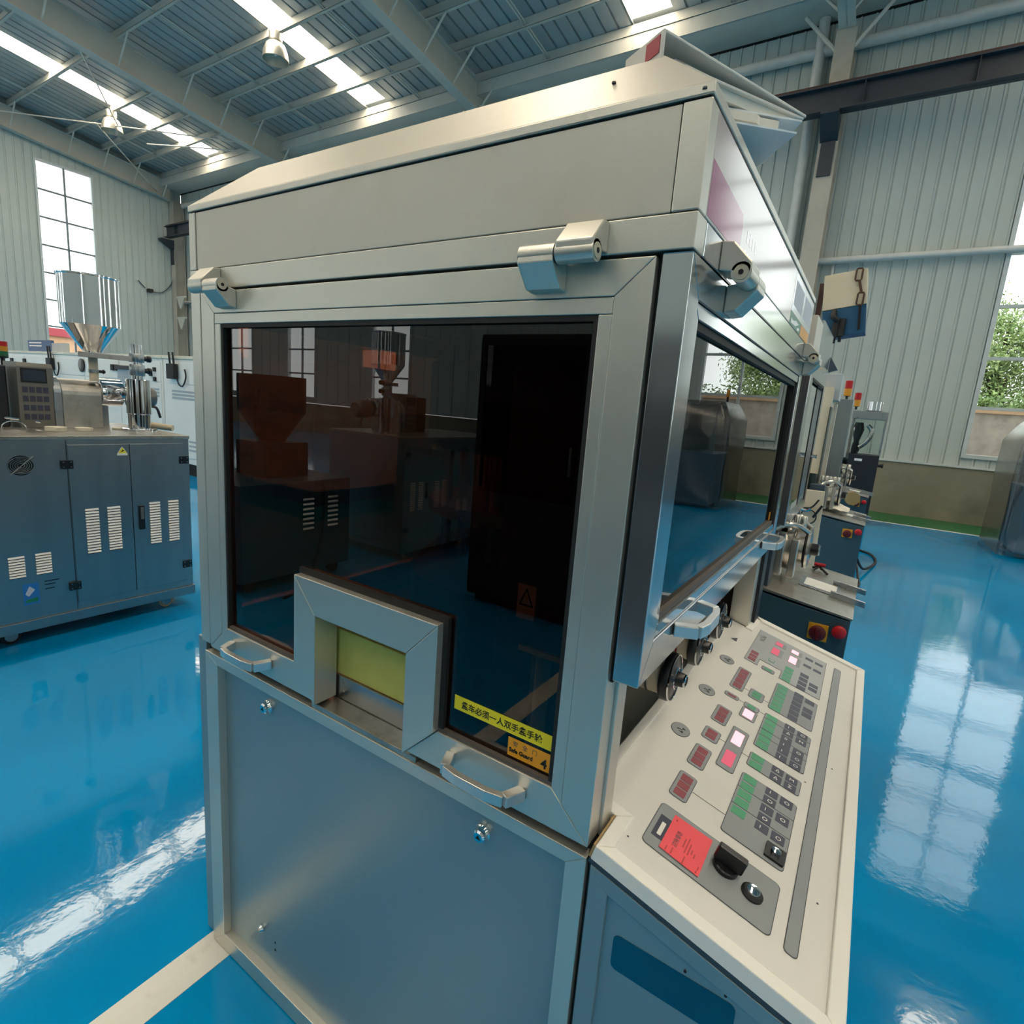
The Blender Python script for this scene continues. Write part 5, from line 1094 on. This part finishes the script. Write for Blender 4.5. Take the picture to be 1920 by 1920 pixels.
# upper works of the second and third press: guarded column, tower, signal lamps
up = rp[1]
MB().box(-0.60, -0.36, 5.35, 5.80, 1.18, 1.90).build('guard_body', 'box_cream', up)
MB().box(-0.36, -0.352, 5.32, 5.80, 1.06, 1.74).build('guard_pane', 'green_glass', up); MB().box(-0.352, -0.335, 5.76, 5.82, 1.04, 1.78).build('guard_post', 'plastic_white', up)
MB().box(-0.46, -0.32, 5.50, 5.75, 1.80, 2.02).build('feed_box', 'machine_grey', up, bevel=0.004)
up2 = rp[2]
MB().box(-0.45, -0.245, 6.40, 6.75, 0.90, 1.86).build('steel_column', 'brushed', up2, bevel=0.004); MB().box(-0.52, -0.46, 6.40, 6.55, 0.98, 1.62).build('cream_guard', 'box_cream', up2)
MB().box(-0.245, -0.20, 6.45, 6.75, 1.0, 1.60).build('clear_guard', 'green_glass', up2)
for i_, (x, y, z, nm) in enumerate(((-0.31, 6.5, 1.86, 'red and amber signal lamp on the steel column of the third small press'), (-0.245, 7.4, 1.80, 'red signal lamp right of the steel column in the row'))):
    s_ = root('signal_lamp', (x, y, z), nm, 'signal light', 'signal lamps in the press row')
    MB().lathe([(0.012, z), (0.012, z+0.03), (0.03, z+0.035)], (x, y, 0), 'z', 14).build('stem', 'black_plastic', s_)
    MB().lathe([(0.033, z+0.036), (0.034, z+0.105)], (x, y, 0), 'z', 18).build('amber_lens', 'amber', s_, smooth=40); MB().lathe([(0.033, z+0.1055), (0.033, z+0.18), (0.02, z+0.185)], (x, y, 0), 'z', 18).build('red_lens', 'estop_red', s_, smooth=40)
# crumpled paper, round wooden lid
n = 8
vs_ = []; fs_ = []
for a in range(n+1):
    for b in range(n+1):
        x = -0.33+0.24*a/n; y = 5.42+0.36*b/n
        vs_.append((x, y, 0.826+(0.042-x)*0.1443+0.030+random.uniform(0, 0.012)+0.03*math.sin(3.1*a/n)*math.sin(3.1*b/n)))
for a in range(n):
    for b in range(n): fs_.append((a*(n+1)+b, (a+1)*(n+1)+b, (a+1)*(n+1)+b+1, a*(n+1)+b+1))
tag(MB().add(vs_, fs_).build('paper_sheet', 'paper'), 'crumpled pale paper sheet on the second steel top', 'paper')
ld = MB().lathe([(0.075, 0), (0.078, 0.004), (0.078, 0.020), (0.07, 0.024)], (-0.115, 7.43, 0.80), 'y', 28).build('round_lid', 'wood_edge', smooth=40); tag(ld, 'round brown wooden disc leaning on the third teal console', 'disc')
# last dark cabinet with glass case and steel bowl
lc = root('dark_cabinet', (-0.1, 11.3, 0), 'dark glossy cabinet with glass case and steel bowl at the end of the row', 'machine')
MB().box(-0.42, 0.096, 11.05, 11.75, 0.10, 1.19).build('cabinet_body', 'dark_steel', lc, bevel=0.006); MB().box(-0.30, 0.05, 11.1, 11.7, 0.0, 0.10).build('plinth', 'gap_black', lc)
MB().box(-0.40, 0.11, 11.08, 11.72, 1.78, 1.91).build('case_top', 'steel', lc, bevel=0.005)
for x in (-0.39, 0.08):
    for y in (11.09, 11.68): MB().box(x, x+0.022, y, y+0.022, 1.19, 1.78).build('case_post', 'steel', lc)
for c in ((-0.37, 0.08, 11.098, 11.102), (-0.37, 0.08, 11.69, 11.694)): MB().box(c[0], c[1], c[2], c[3], 1.20, 1.78).build('case_pane', 'clear_glass', lc)
MB().lathe([(0.10, 1.91), (0.125, 1.93), (0.125, 2.075), (0.12, 2.075), (0.12, 1.93)], (-0.11, 11.35, 0), 'z', 28).build('bowl', 'chrome', lc, smooth=40)
MB().lathe([(0.05, 1.19), (0.07, 1.25), (0.04, 1.40), (0.09, 1.60), (0.06, 1.72)], (-0.28, 11.35, 0), 'z', 20).build('metering_head', 'dark_steel', lc, smooth=40); MB().spline([(-0.22, 11.30, 1.30), (-0.12, 11.28, 1.42), (-0.08, 11.3, 1.58), (-0.15, 11.32, 1.68)], 0.035, 10).build('elbow', 'steel', lc, smooth=40)
for z in (1.08, 0.33): MB().box(-0.25, -0.14, 11.04, 11.05, z, z+0.04).build('label_plate', 'white_print', lc)
MB().lathe([(0.025, 0), (0.025, 0.05), (0.035, 0.055), (0.035, 0.08)], (0.096, 11.3, 1.02), 'x', 16).build('side_knob', 'rubber', lc, smooth=40)
# cables at the foot of the row
tag(MB().spline([(0.04, 7.0, 0.2), (0.12, 7.2, 0.06), (0.24, 7.9, 0.014), (0.20, 8.4, 0.014), (0.05, 8.6, 0.014)], 0.014, 8).build('power_cable', 'rubber', smooth=40), 'thick black cable looping on the floor beside the small presses', 'cable')
tag(MB().spline([(0.04, 7.3, 0.12), (0.08, 6.9, 0.03), (0.10, 6.6, 0.012), (0.05, 6.3, 0.012)], 0.012, 8).build('power_cable', 'rubber', smooth=40), 'short black cable end on the floor beside the second small press', 'cable')
# switch box on a post, with rusty chain
sb = root('switch_box', (-0.40, 4.06, 0.0), 'cream and blue switch box on a tall post with a rusty chain', 'switch box')
MB().box(-0.455, -0.425, 4.12, 4.15, 0.0, 2.45).build('post', 'crane_rust', sb)
MB().prism([(-0.405, 4.00, 2.262), (-0.178, 4.00, 2.300), (-0.205, 4.00, 2.500), (-0.425, 4.00, 2.466)], (0, 0.15, 0)).build('cream_cover', 'box_cream', sb, bevel=0.003)
MB().prism([(-0.372, 4.003, 2.102), (-0.158, 4.003, 2.136), (-0.179, 4.003, 2.298), (-0.404, 4.003, 2.260)], (0, 0.145, 0)).build('blue_case', 'box_blue', sb, bevel=0.003)
MB().box(-0.43, -0.40, 4.02, 4.14, 2.20, 2.24).build('post_clamp', 'steel', sb)
for x, z0 in ((-0.315, 2.075), (-0.285, 2.083)):
    MB().cyl((x, 3.985, z0+0.13), (x, 3.985, z0+0.03), 0.020, n=12).build('gland', 'rubber', sb, smooth=40); MB().cyl((x, 3.985, z0+0.03), (x, 3.985, z0-0.005), 0.009, n=8).build('lead', 'rubber', sb)
MB().spline([(-0.34, 4.0, 2.26), (-0.335, 3.96, 2.22), (-0.31, 3.97, 2.20)], 0.016, 8).build('lead', 'rubber', sb, smooth=40)
ch = root('hanging_chain', (-0.225, 3.985, 2.13), 'rusty chain of long links hanging over the switch box', 'chain')
for k, (x, z) in enumerate(((-0.243, 2.462), (-0.215, 2.325))):
    L = [(-0.012, -0.034), (0.012, -0.034), (0.016, -0.026), (0.016, 0.026), (0.012, 0.034), (-0.012, 0.034), (-0.016, 0.026), (-0.016, -0.026)]
    MB().tube([(x+c, 3.984, z+s_) for c, s_ in L], 0.0055, 6, True).build('chain_link', 'chain_rust', ch, smooth=40)
MB().prism([(-0.243, 3.980, 2.428), (-0.229, 3.980, 2.430), (-0.208, 3.980, 2.360), (-0.222, 3.980, 2.356)], (0, 0.008, 0)).build('chain_link', 'chain_rust', ch)
MB().prism([(-0.217, 3.982, 2.290), (-0.203, 3.982, 2.290), (-0.188, 3.982, 2.150), (-0.202, 3.982, 2.146)], (0, 0.006, 0)).build('strap', 'gap_black', ch)

# ================================================================== machine under a plastic cover by the tall window
pmch = root('covered_machine', (2.4, 10.8, 0), 'dark blue machine standing under a clear plastic cover by the tall window', 'machine')
MB().box(1.86, 3.1, 10.15, 11.5, 0.06, 0.98).build('cabinet_body', 'box_blue', pmch, bevel=0.01)
for x in (1.92, 3.0):
    for y in (10.22, 11.40): MB().box(x, x+0.05, y, y+0.05, 0.98, 1.84).build('post', 'steel', pmch)
MB().box(1.92, 3.05, 10.22, 11.45, 1.80, 1.85).build('top_frame', 'steel', pmch, bevel=0.004)
MB().lathe([(0.22, 0.98), (0.30, 1.02), (0.30, 1.25), (0.12, 1.4), (0.12, 1.78)], (2.45, 10.8, 0), 'z', 28).build('turret', 'dark_steel', pmch, smooth=40)
for x in (1.95, 2.95):
    for y in (10.25, 11.35): MB().lathe([(0.04, 0), (0.05, 0.02), (0.03, 0.06)], (x, y, 0.0), 'z', 12).build('levelling_foot', 'rubber', pmch)
cv = MB(); N_ = 40
def cvring(z, ins, wob):
    out = []
    for (u, v) in rrect(1.66+ins, 3.16-ins, 10.02+ins, 11.62-ins, 0.10, 8):
        out.append((u+random.uniform(-wob, wob), v+random.uniform(-wob, wob), z))
    return out
zs_ = [0.03, 0.12, 0.35, 0.7, 1.0, 1.3, 1.6, 1.82, 1.88]; rings = [cvring(z+random.uniform(0, 0.02), 0.0 if z < 1.8 else 0.10+(z-1.8)*0.8, 0.012) for z in zs_]
m_ = len(rings[0]); vv = [p for r_ in rings for p in r_]; ff = []
for k in range(len(rings)-1):
    for j in range(m_): ff.append((k*m_+j, k*m_+(j+1) % m_, (k+1)*m_+(j+1) % m_, (k+1)*m_+j))
ff.append(tuple(range((len(rings)-1)*m_, len(rings)*m_)))
cvr = cv.add(vv, ff).build('plastic_cover', 'film', smooth=35); tag(cvr, 'translucent grey plastic dust cover draped over the blue machine', 'cover')
sl = root('signal_lamp', (1.90, 10.7, 1.885), 'dark signal lamp on top of the plastic covered machine', 'signal light', 'signal lamps in the press row')
MB().lathe([(0.02, 1.886), (0.02, 2.0)], (1.90, 10.7, 0), 'z', 12).build('stem', 'rubber', sl); MB().lathe([(0.03, 2.0), (0.03, 2.12), (0.02, 2.13)], (1.90, 10.7, 0), 'z', 16).build('lens', 'amber', sl, smooth=40)

# ================================================================== outdoors, seen through the windows
tag(MB().box(-70, 60, 13.7, 60, -0.3, -0.1).box(-70, XL-0.3, -40, 13.7, -0.3, -0.1).build('ground_outside', 'outside_ground', base=(0, 30, -0.3)), 'pale paved ground outside the hall', kind='structure')
fence = root('fence_wall', (2, 18, -0.1), 'weathered masonry fence wall outside the tall window', 'wall')
MB().box(-30, 30, 18.0, 18.3, -0.1, 2.25).build('wall_body', 'fence_brick', fence); MB().box(-30, 30, 17.95, 18.35, 2.25, 2.36).build('coping', 'peach_wall', fence)
def tree(x, y, h, w, label, n, seed, mats):
    rnd = random.Random(seed)
    r = root('broadleaf_tree', (x, y, -0.1), label, 'tree', 'trees outside the windows')
    MB().lathe([(0.22, -0.1), (0.16, h*0.3), (0.10, h*0.6), (0.03, h*0.9)], (x, y, 0), 'z', 10).build('trunk', 'bark', r, smooth=50)
    for k in range(5):
        a = rnd.uniform(0, 6.28); z = h*rnd.uniform(0.3, 0.55); MB().cyl((x, y, z), (x+w*0.6*math.cos(a), y+w*0.6*math.sin(a), z+h*0.25), 0.07, 0.02, n=6).build('branch', 'bark', r)
    clumps = [(x+rnd.gauss(0, w*0.42), y+rnd.gauss(0, w*0.42), h*rnd.uniform(0.26, 0.98)) for _ in range(70)]
    for mi, mm in enumerate(mats):
        b = MB()
        for _ in range(n):
            c = rnd.choice(clumps); p = Vector((c[0]+rnd.gauss(0, 0.34), c[1]+rnd.gauss(0, 0.34), c[2]+rnd.gauss(0, 0.26)))
            u = Vector((rnd.gauss(0, 1), rnd.gauss(0, 1), rnd.gauss(0, 1))).normalized(); v = u.orthogonal().normalized(); s = rnd.uniform(0.035, 0.085)
            b.add([p-u*s, p-v*s*0.5, p+u*s, p+v*s*0.5], [(0, 1, 2, 3)])
        o_ = b.build('foliage', mm, r); o_['kind'] = 'stuff'
tree(2.9, 23.6, 5.9, 1.9, 'light green tree in the middle of the tall window', 6500, 1, ('leaf_a', 'leaf_b', 'leaf_c'))
tree(8.9, 25.0, 5.0, 1.5, 'green tree right of the middle one outside the window', 3000, 2, ('leaf_b', 'leaf_a'))
tree(-3.2, 25.0, 4.6, 1.5, 'darker green tree left of the middle one outside the window', 3000, 3, ('leaf_c', 'leaf_a'))
tree(-8.5, 23.0, 5.2, 1.8, 'green tree outside the window hidden by the press', 700, 4, ('leaf_a', 'leaf_c'))
hedge = root('hedge', (3, 19.5, -0.1), 'clipped green hedge above the fence wall', 'hedge')
rnd = random.Random(5); b = MB()
for _ in range(6000):
    p = Vector((rnd.uniform(-6, 12), 19.4+rnd.gauss(0, 0.3), rnd.uniform(1.6, 2.75))); u = Vector((rnd.gauss(0, 1), rnd.gauss(0, 1), rnd.gauss(0, 1))).normalized(); v = u.orthogonal().normalized(); s = rnd.uniform(0.04, 0.09)
    b.add([p-u*s, p-v*s*0.5, p+u*s, p+v*s*0.5], [(0, 1, 2, 3)])
b.build('foliage', 'leaf_c', hedge)['kind'] = 'stuff'
bd2 = root('outside_building', (-43, 15, -0.1), 'peach building with a red roof edge outside the gable window', 'building')
MB().box(-46, -40, 6.0, 24, -0.1, 3.47).build('wall_body', 'peach_wall', bd2); MB().box(-46.3, -39.8, 5.8, 24.2, 3.47, 3.90).build('roof_edge', 'roof_red', bd2)
for k in range(8): MB().box(-39.99, -39.97, 7.5+2*k, 8.7+2*k, 1.2, 2.6).build('window_pane', 'machine_white', bd2)
